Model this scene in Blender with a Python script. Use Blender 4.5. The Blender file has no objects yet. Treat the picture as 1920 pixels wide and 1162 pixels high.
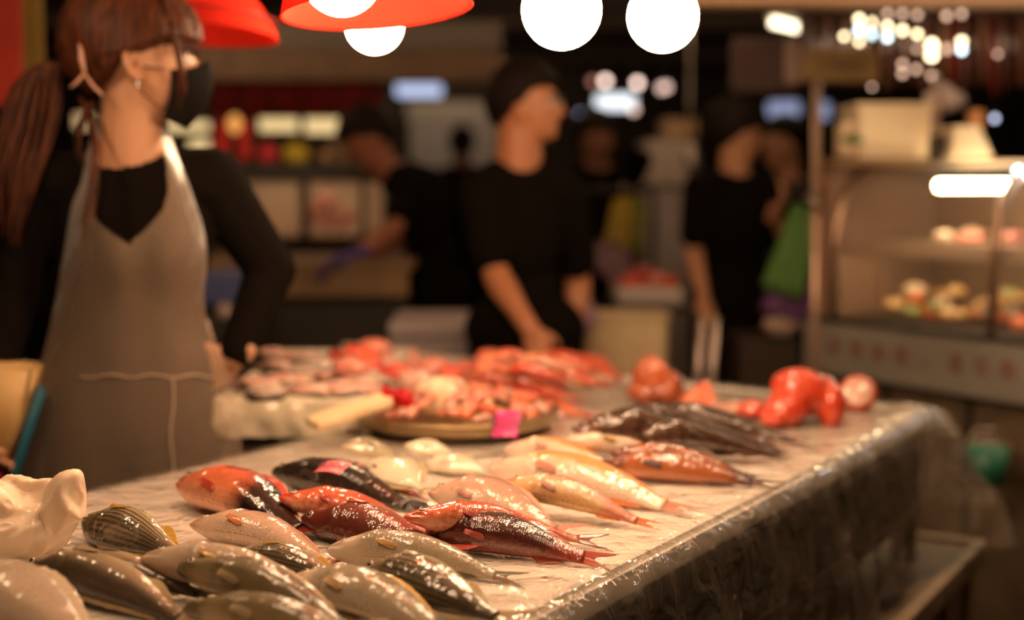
import bpy, bmesh, math, random
from mathutils import Vector, Matrix, noise
R = math.radians
C = bpy.context.scene.collection
random.seed(7)
# ---------------------------------------------------------------- camera, world, exposure
FPX = 2667.0; PITCH = R(4.95); CZ = 1.26
cam = bpy.data.cameras.new('camera'); co = bpy.data.objects.new('camera', cam); C.objects.link(co)
co.location = (0, 0, CZ); co.rotation_euler = (R(90) - PITCH, 0, 0)
cam.sensor_width = 36; cam.lens = FPX / 1920 * 36
cam.dof.use_dof = True; cam.dof.focus_distance = 1.76; cam.dof.aperture_fstop = 1.65
cam.clip_start = 0.05
bpy.context.scene.camera = co
w = bpy.data.worlds.new('hall_air'); bpy.context.scene.world = w; w.use_nodes = True
w.node_tree.nodes['Background'].inputs[0].default_value = (0.55, 0.33, 0.18, 1)
w.node_tree.nodes['Background'].inputs[1].default_value = 0.055
vs = bpy.context.scene.view_settings
vs.view_transform = 'Standard'; vs.look = 'None'; vs.exposure = 0.0; vs.gamma = 1.0; vs.use_curve_mapping = False
BULB = 92.0            # emission of the bulbs over the stall
WARM = (1.0, 0.64, 0.37)

FW = Vector((0, math.cos(PITCH), -math.sin(PITCH))); UP = Vector((0, math.sin(PITCH), math.cos(PITCH))); RT = Vector((1, 0, 0))
CAM = Vector((0, 0, CZ))
def ray(px, py): return FW + RT * ((px - 960) / FPX) + UP * ((581 - py) / FPX)
def P(px, py, z):            # the point at height z under a pixel
    d = ray(px, py); return CAM + d * ((z - CZ) / d.z)
def D(px, py, y):            # the point at distance y
    d = ray(px, py); return CAM + d * (y / d.y)

# ---------------------------------------------------------------- materials
MATS = {}
def mat(name, col, rough=0.5, metal=0.0, emit=None, es=0.0, bump=0.0, bscale=40, var=0.0, coat=0.0, alpha=1.0, spec=0.5, trans=0.0, sss=0.0, col2=None, vscale=None):
    if name in MATS: return MATS[name]
    m = bpy.data.materials.new(name); m.use_nodes = True; nt = m.node_tree; b = nt.nodes['Principled BSDF']
    b.inputs['Base Color'].default_value = (*col, 1); b.inputs['Roughness'].default_value = rough
    b.inputs['Metallic'].default_value = metal; b.inputs['Coat Weight'].default_value = coat; b.inputs['Coat Roughness'].default_value = 0.08
    b.inputs['Specular IOR Level'].default_value = spec; b.inputs['Alpha'].default_value = alpha
    b.inputs['Transmission Weight'].default_value = trans
    if sss: b.inputs['Subsurface Weight'].default_value = sss; b.inputs['Subsurface Radius'].default_value = (0.02, 0.006, 0.003); b.inputs['Subsurface Scale'].default_value = 0.6
    if emit: b.inputs['Emission Color'].default_value = (*emit, 1); b.inputs['Emission Strength'].default_value = es
    tc = nt.nodes.new('ShaderNodeTexCoord')
    if var or col2:
        n = nt.nodes.new('ShaderNodeTexNoise'); n.inputs['Scale'].default_value = vscale or bscale * 0.3; n.inputs['Detail'].default_value = 5
        nt.links.new(tc.outputs['Object'], n.inputs['Vector'])
        r = nt.nodes.new('ShaderNodeValToRGB'); r.color_ramp.elements[0].position = 0.36; r.color_ramp.elements[1].position = 0.64
        c2 = col2 if col2 else tuple(c * (1 - var) for c in col)
        r.color_ramp.elements[0].color = (*c2, 1); r.color_ramp.elements[1].color = (*col, 1)
        nt.links.new(n.outputs['Fac'], r.inputs['Fac']); nt.links.new(r.outputs['Color'], b.inputs['Base Color'])
    if bump:
        n = nt.nodes.new('ShaderNodeTexNoise'); n.inputs['Scale'].default_value = bscale; n.inputs['Detail'].default_value = 4
        nt.links.new(tc.outputs['Object'], n.inputs['Vector'])
        bp = nt.nodes.new('ShaderNodeBump'); bp.inputs['Strength'].default_value = bump; bp.inputs['Distance'].default_value = 0.01
        nt.links.new(n.outputs['Fac'], bp.inputs['Height']); nt.links.new(bp.outputs['Normal'], b.inputs['Normal'])
    MATS[name] = m; return m
def glow(name, col, s):
    if name in MATS: return MATS[name]
    m = bpy.data.materials.new(name); m.use_nodes = True; nt = m.node_tree; nt.nodes.clear()
    e = nt.nodes.new('ShaderNodeEmission'); e.inputs[0].default_value = (*col, 1); e.inputs[1].default_value = s
    o = nt.nodes.new('ShaderNodeOutputMaterial'); nt.links.new(e.outputs[0], o.inputs[0]); MATS[name] = m; return m
def film(name, col, solid, rough=0.12, bump=0.3, bscale=18, gloss=0.25):
    """thin plastic: part clear, part milky, part glossy"""
    if name in MATS: return MATS[name]
    m = bpy.data.materials.new(name); m.use_nodes = True; nt = m.node_tree; nt.nodes.clear()
    tc = nt.nodes.new('ShaderNodeTexCoord'); n = nt.nodes.new('ShaderNodeTexNoise'); n.inputs['Scale'].default_value = bscale; n.inputs['Detail'].default_value = 3; n.inputs['Distortion'].default_value = 0.6
    nt.links.new(tc.outputs['Object'], n.inputs['Vector'])
    bp = nt.nodes.new('ShaderNodeBump'); bp.inputs['Strength'].default_value = bump; bp.inputs['Distance'].default_value = 0.02
    nt.links.new(n.outputs['Fac'], bp.inputs['Height'])
    d = nt.nodes.new('ShaderNodeBsdfDiffuse'); d.inputs[0].default_value = (*col, 1)
    tl = nt.nodes.new('ShaderNodeBsdfTranslucent'); tl.inputs[0].default_value = (*col, 1)
    a = nt.nodes.new('ShaderNodeMixShader'); a.inputs[0].default_value = 0.35
    nt.links.new(d.outputs[0], a.inputs[1]); nt.links.new(tl.outputs[0], a.inputs[2])
    t = nt.nodes.new('ShaderNodeBsdfTransparent'); mx = nt.nodes.new('ShaderNodeMixShader'); mx.inputs[0].default_value = solid
    nt.links.new(t.outputs[0], mx.inputs[1]); nt.links.new(a.outputs[0], mx.inputs[2])
    g = nt.nodes.new('ShaderNodeBsdfGlossy'); g.inputs['Roughness'].default_value = rough
    fr = nt.nodes.new('ShaderNodeFresnel'); fr.inputs[0].default_value = 1.0 + gloss * 2
    m2 = nt.nodes.new('ShaderNodeMixShader'); nt.links.new(fr.outputs[0], m2.inputs[0])
    nt.links.new(mx.outputs[0], m2.inputs[1]); nt.links.new(g.outputs[0], m2.inputs[2])
    for s in (d, g, fr): nt.links.new(bp.outputs['Normal'], s.inputs['Normal'])
    o = nt.nodes.new('ShaderNodeOutputMaterial'); nt.links.new(m2.outputs[0], o.inputs[0]); MATS[name] = m; return m

# ---------------------------------------------------------------- object helpers
def obj(name, bm, m=None, parent=None, smooth=True, mats=None):
    me = bpy.data.meshes.new(name)
    if isinstance(bm, bmesh.types.BMesh):
        bmesh.ops.recalc_face_normals(bm, faces=bm.faces[:]); bm.to_mesh(me); bm.free()
    else: me = bm; me.name = name
    for x in (mats or ([m] if m else [])): me.materials.append(x)
    if smooth: me.polygons.foreach_set('use_smooth', [True] * len(me.polygons))
    o = bpy.data.objects.new(name, me); C.objects.link(o)
    if parent: o.parent = parent; o.matrix_parent_inverse = MW(parent).inverted()
    return o
def MW(o):
    m = Matrix.LocRotScale(o.location, o.rotation_euler, o.scale)
    return (MW(o.parent) @ o.matrix_parent_inverse @ m) if o.parent else m
def tag(o, label, cat, group=None):
    o['label'] = label; o['category'] = cat
    if group: o['group'] = group
    return o
def struct(o): o['kind'] = 'structure'; return o
def thing(name, label, cat, loc=(0, 0, 0), rz=0.0, group=None):
    o = bpy.data.objects.new(name, None); C.objects.link(o); o.location = loc; o.rotation_euler = (0, 0, rz); o.empty_display_size = 0.05
    return tag(o, label, cat, group)
def BM(): return bmesh.new()
def box(bm, lo, hi, M=None, bevel=0.0):
    r = bmesh.ops.create_cube(bm, size=1.0); vs_ = r['verts']
    lo, hi = Vector(lo), Vector(hi)
    for v in vs_: v.co = Vector([lo[i] + (v.co[i] + 0.5) * (hi[i] - lo[i]) for i in range(3)])
    if bevel:
        es = list({e for v in vs_ for e in v.link_edges}); g = bmesh.ops.bevel(bm, geom=es, offset=bevel, segments=2, affect='EDGES', profile=0.6)
        vs_ = list({v for f in g['faces'] for v in f.verts} | {v for v in vs_ if v.is_valid})
    if M:
        for v in vs_: v.co = M @ v.co
    return bm
def loft(bm, rings, cap=True, closed=True):
    rs = [[bm.verts.new(p) for p in ring] for ring in rings]; n = len(rs[0])
    for a, b in zip(rs, rs[1:]):
        for i in range(n if closed else n - 1):
            j = (i + 1) % n
            try: bm.faces.new((a[i], a[j], b[j], b[i]))
            except ValueError: pass
    if cap and closed:
        for r in (rs[0], rs[-1]):
            try: bm.faces.new(r)
            except ValueError: pass
    return rs
def frame_of(d):
    d = d.normalized(); a = Vector((0, 0, 1)) if abs(d.z) < 0.9 else Vector((0, 1, 0))
    s = d.cross(a).normalized(); return s, s.cross(d).normalized()
def tube(bm, pts, rad, n=10, flat=1.0, cap=True):
    pts = [Vector(p) for p in pts]; m = len(pts); rad = rad if isinstance(rad, (list, tuple)) else [rad] * m
    rings = []; prev = None
    for i, p in enumerate(pts):
        d = pts[min(i + 1, m - 1)] - pts[max(i - 1, 0)]
        if prev is None: s, u = frame_of(d)
        else:
            dn = d.normalized(); s = (prev - dn * prev.dot(dn)).normalized(); u = s.cross(dn)
        prev = s
        rings.append([p + (s * math.cos(2 * math.pi * k / n) + u * math.sin(2 * math.pi * k / n) * flat) * rad[i] for k in range(n)])
    loft(bm, rings, cap); return bm
def capsule(bm, a, b, ra, rb, n=14, flat=1.0, fdir=None):
    a, b = Vector(a), Vector(b); d = b - a; L = d.length
    if L < 1e-6: d = Vector((0, 0, 1e-4)); L = 1e-4
    dn = d.normalized(); s, u = frame_of(dn)
    if fdir is not None:
        u = (fdir - dn * fdir.dot(dn)).normalized(); s = dn.cross(u)
    rings = []
    for k in range(5):
        t = math.pi / 2 * (1 - k / 4.5); rings.append((a - dn * ra * math.sin(t), ra * math.cos(t)))
    rings.append((a, ra)); rings.append((b, rb))
    for k in range(4, -1, -1):
        t = math.pi / 2 * (1 - k / 4.5); rings.append((b + dn * rb * math.sin(t), rb * math.cos(t)))
    loft(bm, [[c + (s * math.cos(2 * math.pi * i / n) + u * math.sin(2 * math.pi * i / n) * flat) * r for i in range(n)] for c, r in rings]); return bm
def chain(bm, pts, rad, flat=1.0, fdir=None):
    for i in range(len(pts) - 1): capsule(bm, pts[i], pts[i + 1], rad[i], rad[i + 1], flat=flat, fdir=fdir)
def ell(bm, c, r, M=None, seg=20):
    g = bmesh.ops.create_uvsphere(bm, u_segments=seg, v_segments=max(8, seg * 2 // 3), radius=1.0)
    for v in g['verts']:
        v.co = Vector((v.co.x * r[0], v.co.y * r[1], v.co.z * r[2]))
        if M: v.co = M @ v.co
        v.co += Vector(c)
    return bm
def remesh(bm, voxel, smooth=4, keep=None):
    """union of overlapping closed shapes as one continuous surface"""
    bmesh.ops.recalc_face_normals(bm, faces=bm.faces[:])
    me = bpy.data.meshes.new('tmp'); bm.to_mesh(me); bm.free(); o = bpy.data.objects.new('tmp', me); C.objects.link(o)
    m = o.modifiers.new('r', 'REMESH'); m.mode = 'VOXEL'; m.voxel_size = voxel
    s = o.modifiers.new('s', 'SMOOTH'); s.factor = 0.6; s.iterations = smooth
    dg = bpy.context.evaluated_depsgraph_get(); ev = o.evaluated_get(dg); out = bpy.data.meshes.new_from_object(ev)
    bpy.data.objects.remove(o)
    if keep:
        b = BM(); b.from_mesh(out); bmesh.ops.delete(b, geom=[f for f in b.faces if not keep(f.calc_center_median())], context='FACES'); b.to_mesh(out); b.free()
    return out
def lerp(a, b, t): return a + (b - a) * t
def spline(ctrl, u):
    """smooth interpolation of rows (u, a, b, ...)"""
    for i in range(len(ctrl) - 1):
        if u <= ctrl[i + 1][0] or i == len(ctrl) - 2:
            p0 = ctrl[max(i - 1, 0)]; p1 = ctrl[i]; p2 = ctrl[i + 1]; p3 = ctrl[min(i + 2, len(ctrl) - 1)]
            t = (u - p1[0]) / (p2[0] - p1[0]); t = max(0, min(1, t)); out = []
            for k in range(1, len(p1)):
                h = p2[0] - p1[0]
                m1 = (p2[k] - p0[k]) / max(p2[0] - p0[0], 1e-6) * h; m2 = (p3[k] - p1[k]) / max(p3[0] - p1[0], 1e-6) * h
                out.append((2 * t**3 - 3 * t**2 + 1) * p1[k] + (t**3 - 2 * t**2 + t) * m1 + (-2 * t**3 + 3 * t**2) * p2[k] + (t**3 - t**2) * m2)
            return out
def sm(a, b, x):
    t = max(0, min(1, (x - a) / (b - a))); return t * t * (3 - 2 * t)
def text(name, s, size, M, m, parent, ext=0.001):
    cu = bpy.data.curves.new(name, 'FONT'); cu.body = s; cu.size = size; cu.extrude = ext; cu.align_x = 'CENTER'; cu.align_y = 'CENTER'
    o = bpy.data.objects.new(name, cu); C.objects.link(o); o.data.materials.append(m)
    dg = bpy.context.evaluated_depsgraph_get(); me = bpy.data.meshes.new_from_object(o.evaluated_get(dg)); bpy.data.objects.remove(o)
    me.transform(M); return obj(name, me, None, parent, smooth=False)
# ---------------------------------------------------------------- bulbs and red shades over the stall
bulb_m = glow('bulb_glow', WARM, BULB)
def bulb(label, c, r=.055, m=None, up=.35):
    root = thing('bulb', label, 'light bulb', c, 0, 'bulbs over the fish table')
    bm = BM(); ell(bm, c, (r, r, r), seg=32); obj('globe', bm, m or bulb_m, root)
    bm = BM(); tube(bm, [c + Vector((0, 0, r * .93)), c + Vector((0, 0, r * 1.15)), c + Vector((0, 0, r * 1.2)), c + Vector((0, 0, r * 1.9))], [r * .38, r * .34, r * .42, r * .38], 20); obj('socket', bm, mat('black_socket', (.02, .02, .02), .4), root)
    bm = BM(); n = 14; tube(bm, [c + Vector((.006 * math.sin(i * .8), 0, r * 1.85 + i / n * up)) for i in range(n + 1)], .004, 8); obj('cord', bm, mat('bulb_cord', (.5, .42, .3), .5), root)
    return root
b1 = D(1053, 18, 1.98); b2 = D(1243, 31, 2.28); b3 = D(640, -46, 1.95); b4 = D(702, 46, 2.9)
bulb('bare glowing bulb, the larger of the two hanging over the middle', b1); bulb('bare glowing bulb, the right one of the two over the middle', b2)
bulb('glowing bulb inside the open red shade', b3); bulb('glowing bulb peeping out below the rim of the red shade', b4)
for p, l in ((Vector((-.50, 1.35, 1.78)), 'glowing bulb above the grey fish, out of view'), (Vector((.16, 1.45, 1.86)), 'glowing bulb above the near table edge, out of view'), (Vector((-1.0, 1.95, 1.80)), 'added glowing bulb above the white plastic bag, out of view'), (Vector((.66, 2.15, 1.84)), 'added glowing bulb above the brown orange fish, out of view'), (Vector((.55, 2.95, 1.80)), 'glowing bulb above the dark fish heap, out of view')):  # bulbs over the bag and brown orange fish added for more glints
    bulb(l, p)
def shade(label, c, r0, r1, h, tilt, m, yaw=0):
    root = thing('lamp_shade', label, 'lamp shade', c, 0, 'red lamp shades')
    M = Matrix.Translation(c) @ Matrix.Rotation(tilt[0], 4, 'X') @ Matrix.Rotation(tilt[1], 4, 'Y')
    bm = BM(); n = 48; pr = [(r1, h), (r1 * 1.05, h * .97), (lerp(r1, r0, .35), h * .72), (lerp(r1, r0, .7), h * .36), (r0 * .985, h * .05), (r0, 0), (r0 * 1.02, -.004)]
    out = [[M @ Vector((r * math.cos(2 * math.pi * k / n), r * math.sin(2 * math.pi * k / n), z)) for k in range(n)] for r, z in pr]
    inn = [[M @ Vector(((r - .003) * math.cos(2 * math.pi * k / n), (r - .003) * math.sin(2 * math.pi * k / n), z)) for k in range(n)] for r, z in reversed(pr)]
    loft(bm, out + inn, cap=False); obj('shade_cone', bm, m, root)
    bm = BM(); pts = [M @ Vector((r0 * .99 * math.cos(a * math.pi / 24), r0 * .99 * math.sin(a * math.pi / 24), .03)) for a in range(49)]; tube(bm, pts, .002, 6); obj('rim_seam', bm, mat('seam_dark', (.2, .01, .01), .5), root)
    bm = BM(); ell(bm, M @ Vector((0, 0, h)), (r1, r1, .012)); obj('shade_cap', bm, m, root)
    bm = BM(); tube(bm, [M @ Vector((0, 0, h)), M @ Vector((0, 0, h)) + Vector((0, 0, .3))], .004, 8); obj('cord', bm, mat('bulb_cord', (.5, .42, .3), .5), root)
def red_m():
    m = bpy.data.materials.new('red_shade_plastic'); m.use_nodes = True; nt = m.node_tree; nt.nodes.clear()
    d = nt.nodes.new('ShaderNodeBsdfDiffuse'); d.inputs[0].default_value = (.80, .045, .025, 1); t = nt.nodes.new('ShaderNodeBsdfTranslucent'); t.inputs[0].default_value = (.85, .05, .02, 1)
    a = nt.nodes.new('ShaderNodeMixShader'); a.inputs[0].default_value = .35; nt.links.new(d.outputs[0], a.inputs[1]); nt.links.new(t.outputs[0], a.inputs[2])
    o = nt.nodes.new('ShaderNodeOutputMaterial'); nt.links.new(a.outputs[0], o.inputs[0]); return m
RM = red_m()
shade('red open lamp shade around the glowing bulb', D(706, 30, 2.02) + Vector((0, 0, .01)), .133, .088, .16, (R(-4), R(-5)), RM)
shade('red lamp shade behind the woman\'s fringe', D(383, 62, 2.95), .148, .035, .16, (R(-4), R(3)), RM)
bulb('bulb inside the red shade behind the woman\'s head', D(395, 30, 2.95) + Vector((0, 0, .05)), .045, glow('dim_bulb', WARM, 6))
# ---------------------------------------------------------------- the fish stall: table, sheet, foam box
ZT = 0.80
A = P(1745, 766, ZT)                       # far right corner of the table top
near = P(1060, 1120, ZT); ed = (A - near).normalized()          # along the right edge
N0 = near - ed * 0.62                      # near right corner, out of frame
B = P(860, 671, ZT)                        # along the far edge
FL = P(640, 640, ZT)
L1 = P(715, 797, ZT); L0 = P(160, 925, ZT); ld = (L1 - L0).normalized(); Ln = L0 - ld * 0.75
OUTN = Vector((ed.y, -ed.x, 0))            # outward from the right edge
white = mat('white_board', (0.86, 0.81, 0.74), 0.4, bump=0.25, bscale=9, var=0.12)
dark = mat('dark_board', (0.045, 0.03, 0.02), 0.6, bump=0.2, bscale=30)
def prism(bm, poly, z0, z1):
    a = [bm.verts.new((p[0], p[1], z0)) for p in poly]; b = [bm.verts.new((p[0], p[1], z1)) for p in poly]; n = len(poly)
    bm.faces.new(a); bm.faces.new(b)
    for i in range(n): bm.faces.new((a[i], a[(i + 1) % n], b[(i + 1) % n], b[i]))
    return bm
def inset(poly, d):
    c = sum((Vector((p[0], p[1], 0)) for p in poly), Vector()) / len(poly)
    return [Vector((p[0], p[1], 0)) + (c - Vector((p[0], p[1], 0))).normalized() * d for p in poly]
TOP = [N0, A, B, FL, L1, Ln]
table = thing('display_table', 'long market table with a white top under clear plastic, heaped with fish', 'table', (0.1, 2.3, 0))
b = prism(BM(), TOP, ZT - 0.045, ZT); bmesh.ops.bevel(b, geom=b.edges[:], offset=0.008, segments=3, affect='EDGES')
obj('table_top', b, white, table, smooth=False)
ap = [N0 - OUTN * .02, A - OUTN * .02 - ed * .02, B + (N0 - B).normalized() * .03, FL + Vector((.03, -.03, 0)), L1 + OUTN * .03, Ln + OUTN * .03]
b = BM()
for i in range(len(ap)):
    p, q = ap[i], ap[(i + 1) % len(ap)]; n = Vector(((q - p).y, -(q - p).x, 0)).normalized() * 0.006
    prism(b, [p - n, q - n, q + n, p + n], ZT - 0.195, ZT - 0.046)
obj('side_panel', b, dark, table, smooth=False)
b = BM()
p, q = ap[0], ap[1]; n = Vector(((q - p).y, -(q - p).x, 0)).normalized() * 0.012
prism(b, [p - n, q - n, q + n, p + n], ZT - 0.222, ZT - 0.196)
obj('bottom_rail', b, mat('rail_wood', (0.24, 0.15, 0.08), 0.6, var=0.4), table, smooth=False)
for c in (ap[1], ap[2], N0 - OUTN * .05, Ln + OUTN * .06, L1 + OUTN * .06):
    c = c + (Vector((.1, 2.3, 0)) - Vector((c.x, c.y, 0))).normalized() * .04
    b = box(BM(), (c.x - .02, c.y - .02, 0), (c.x + .02, c.y + .02, ZT - .2)); obj('leg', b, dark, table, smooth=False)

# clear plastic sheet over the top, hanging over the right and far edges
def sheet():
    bm = BM(); rows = []; nS = 150; nT = 64
    LR = (A - N0).length; W = 0.98
    for i in range(nS + 1):
        s = i / nS * (LR + 0.02); row = []
        # extra rows wrap past the corner as a flared tail
        for j in range(nT + 1):
            t = j / nT
            if t < 0.66:                      # flat part from the left edge to the right edge
                k = 1 - t / 0.66; pt = N0 + ed * s - OUTN * (W * k)
                z = ZT + 0.0028 + 0.0024 * noise.noise(Vector((pt.x * 9, pt.y * 9, 1))) + 0.0014 * noise.noise(Vector((pt.x * 26, pt.y * 26, 4)))
                k2 = sm(0.10, 0.0, W * k); z += k2 * (0.004 + .012 * noise.noise(Vector((s * 16, W * k * 20, 2)))) ; z = max(z, ZT + .001)
                row.append(Vector((pt.x, pt.y, z)))
            else:                             # hanging part
                h = (t - 0.66) / 0.34; drop = 0.29 * h * (1 + .12 * noise.noise(Vector((s * 3, 5, 0))))
                fold = (0.012 + 0.05 * h) * (noise.noise(Vector((s * 7.5, h * 1.1, 3))) * .9 + 0.4 * noise.noise(Vector((s * 19 + h * 3, h * 2, 8))))
                flare = 0.16 * h * sm(0.22, 0.0, LR - s)
                pt = N0 + ed * (s + flare * .55) + OUTN * (0.012 * sm(0, .12, h) + 0.018 + abs(fold) * sm(0, .2, h) + flare * .75)
                row.append(Vector((pt.x, pt.y, ZT + 0.004 - drop)))
        rows.append([bm.verts.new(p) for p in row])
    for a_, b_ in zip(rows, rows[1:]):
        for i in range(nT):
            q = (a_[i], a_[i + 1], b_[i + 1], b_[i]); bm.faces.new(q)
    # trim what would stick out past the far and left edges of the table
    import mathutils.geometry as G
    fe = (A - B).normalized(); fn = Vector((-fe.y, fe.x, 0)) 
    if (A + fn * .1 - Vector((0, 2, 0))).dot(fn) < 0: fn = -fn
    ln = Vector((-ld.y, ld.x, 0))
    bad = []
    for f in bm.faces:
        c = f.calc_center_median(); q = Vector((c.x, c.y, 0)) - Vector((L1.x, L1.y, 0))
        if c.z > ZT - .002 and (q.dot(ln) > 0.012 and q.dot(ld) < .1): bad.append(f)
        elif c.z > ZT - .002 and q.dot(ln) > 0.02 and q.dot(ld) < .3 : bad.append(f)
    bmesh.ops.delete(bm, geom=bad, context='FACES')
    # far flap: hangs over the far edge beyond the corner
    LF = (B - A).length; rows = []
    for i in range(61):
        s = i / 60 * LF; row = []
        for j in range(13):
            h = j / 12; fl = 0.10 * h * sm(.2, 0, s)
            pt = A - fe * (s - fl) + fn * (0.01 + .02 * h * (1 + noise.noise(Vector((s * 9, h, 6)))) + fl)
            row.append(bm.verts.new((pt.x, pt.y, ZT + .004 - .22 * h)))
        rows.append(row)
    for a_, b_ in zip(rows, rows[1:]):
        for i in range(12): bm.faces.new((a_[i], a_[i + 1], b_[i + 1], b_[i]))
    return bm
sh = obj('plastic_sheet', sheet(), film('clear_sheet', (0.86, 0.78, 0.66), 0.20, rough=0.06, bump=0.7, bscale=17, gloss=.28), None)
tag(sh, 'clear wrinkled plastic sheet spread over the fish table and hanging over its right side', 'plastic sheet')
# rolled plastic hem on the left edge
bm = BM(); pts = []; rr = []
for i in range(40):
    t = i / 39; p = L1 + ld * .02 - ld * (.16 * t) ; pts.append((p.x + .012, p.y - .012, ZT + .011 + .002 * math.sin(i * 1.3))); rr.append(.017 - .013 * t + .003 * noise.noise(Vector((i * .5, 0, 0))))
tube(bm, pts, rr, 12)
obj('rolled_hem', bm, mat('milky_plastic', (0.62, 0.55, 0.45), 0.2, bump=0.6, bscale=30, coat=0.5), sh)

# foam box with ice on its own counter, behind the left edge
fb = P(450, 745, 0.865); fr = P(706, 752, 0.865)
x0, x1, y0, y1 = fb.x - .05, fr.x, fb.y, fb.y + 0.80
ct = thing('side_counter', 'dark low counter under the white foam box beside the woman', 'counter', ((x0 + x1) / 2, y0 + .4, 0))
obj('counter_top', box(BM(), (x0 - .02, y0 + .0, .755), (x1 - .01, y1, .795), bevel=.004), dark, ct, smooth=False)
obj('counter_base', box(BM(), (x0, y0 + .14, 0), (x1 - .06, y1 - .05, .754)), mat('dark_base', (0.03, 0.022, 0.018), .7), ct, smooth=False)
obj('edge_strip', box(BM(), (x0 - .02, y0 - .012, .735), (x1 - .02, y0 - .001, .755)), mat('dull_metal', (0.28, .22, .17), .35, metal=.8), ct, smooth=False)
foam = mat('foam', (0.74, 0.68, 0.56), 0.5, bump=0.5, bscale=60, var=.1)
fx = thing('foam_box', 'wide shallow white foam box of cut fish, right of the woman\'s hand', 'box', ((x0 + x1) / 2, y0 + .4, .795))
obj('box_base', box(BM(), (x0, y0, .796), (x1, y1, .815), bevel=.004), foam, fx)
b = BM(); t = .022
for lo, hi in (((x0, y0, .812), (x1, y0 + t, .865)), ((x0, y1 - t, .812), (x1, y1, .865)), ((x0, y0 + t, .812), (x0 + t, y1 - t, .865)), ((x1 - t, y0 + t, .812), (x1, y1 - t, .865))): box(b, lo, hi, bevel=.005)
obj('box_walls', b, foam, fx)
bm = BM(); g = bmesh.ops.create_grid(bm, x_segments=90, y_segments=110, size=.5)
for v in bm.verts:
    v.co = Vector((lerp(x0 + t, x1 - t, v.co.x + .5), lerp(y0 + t, y1 - t, v.co.y + .5), .856 + .012 * noise.noise(v.co * 40) + .006 * noise.noise(v.co * 110)))
ice = obj('crushed_ice', bm, mat('ice', (0.72, 0.62, 0.52), 0.15, bump=1.0, bscale=90, coat=.4), None); ice['kind'] = 'stuff'
ice['label'] = 'bed of crushed ice in the foam box'; ice['category'] = 'ice'
# milky sheet hanging over the front of the foam box
bm = BM(); rows = []
for i in range(70):
    s = i / 69; row = []
    for j in range(14):
        h = j / 13; yy = y0 - .006 - .018 * math.sin(h * 2.2) * (1 + .6 * noise.noise(Vector((s * 8, h * 2, 0)))) if h > .2 else y0 + .05 - h * .27
        zz = .868 if h < .2 else .868 - (h - .2) * .094
        row.append(bm.verts.new((lerp(x0 + .004, x1 + .008, s), yy, zz + .003 * noise.noise(Vector((s * 12, h * 3, 5))))))
    rows.append(row)
for a_, b_ in zip(rows, rows[1:]):
    for i in range(13): bm.faces.new((a_[i], a_[i + 1], b_[i + 1], b_[i]))
o = obj('plastic_cover', bm, mat('milky_cover', (0.60, 0.54, 0.40), 0.18, coat=.6, bump=.5, bscale=22), None)
tag(o, 'milky plastic draped over the front of the white foam box', 'plastic sheet')
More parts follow.
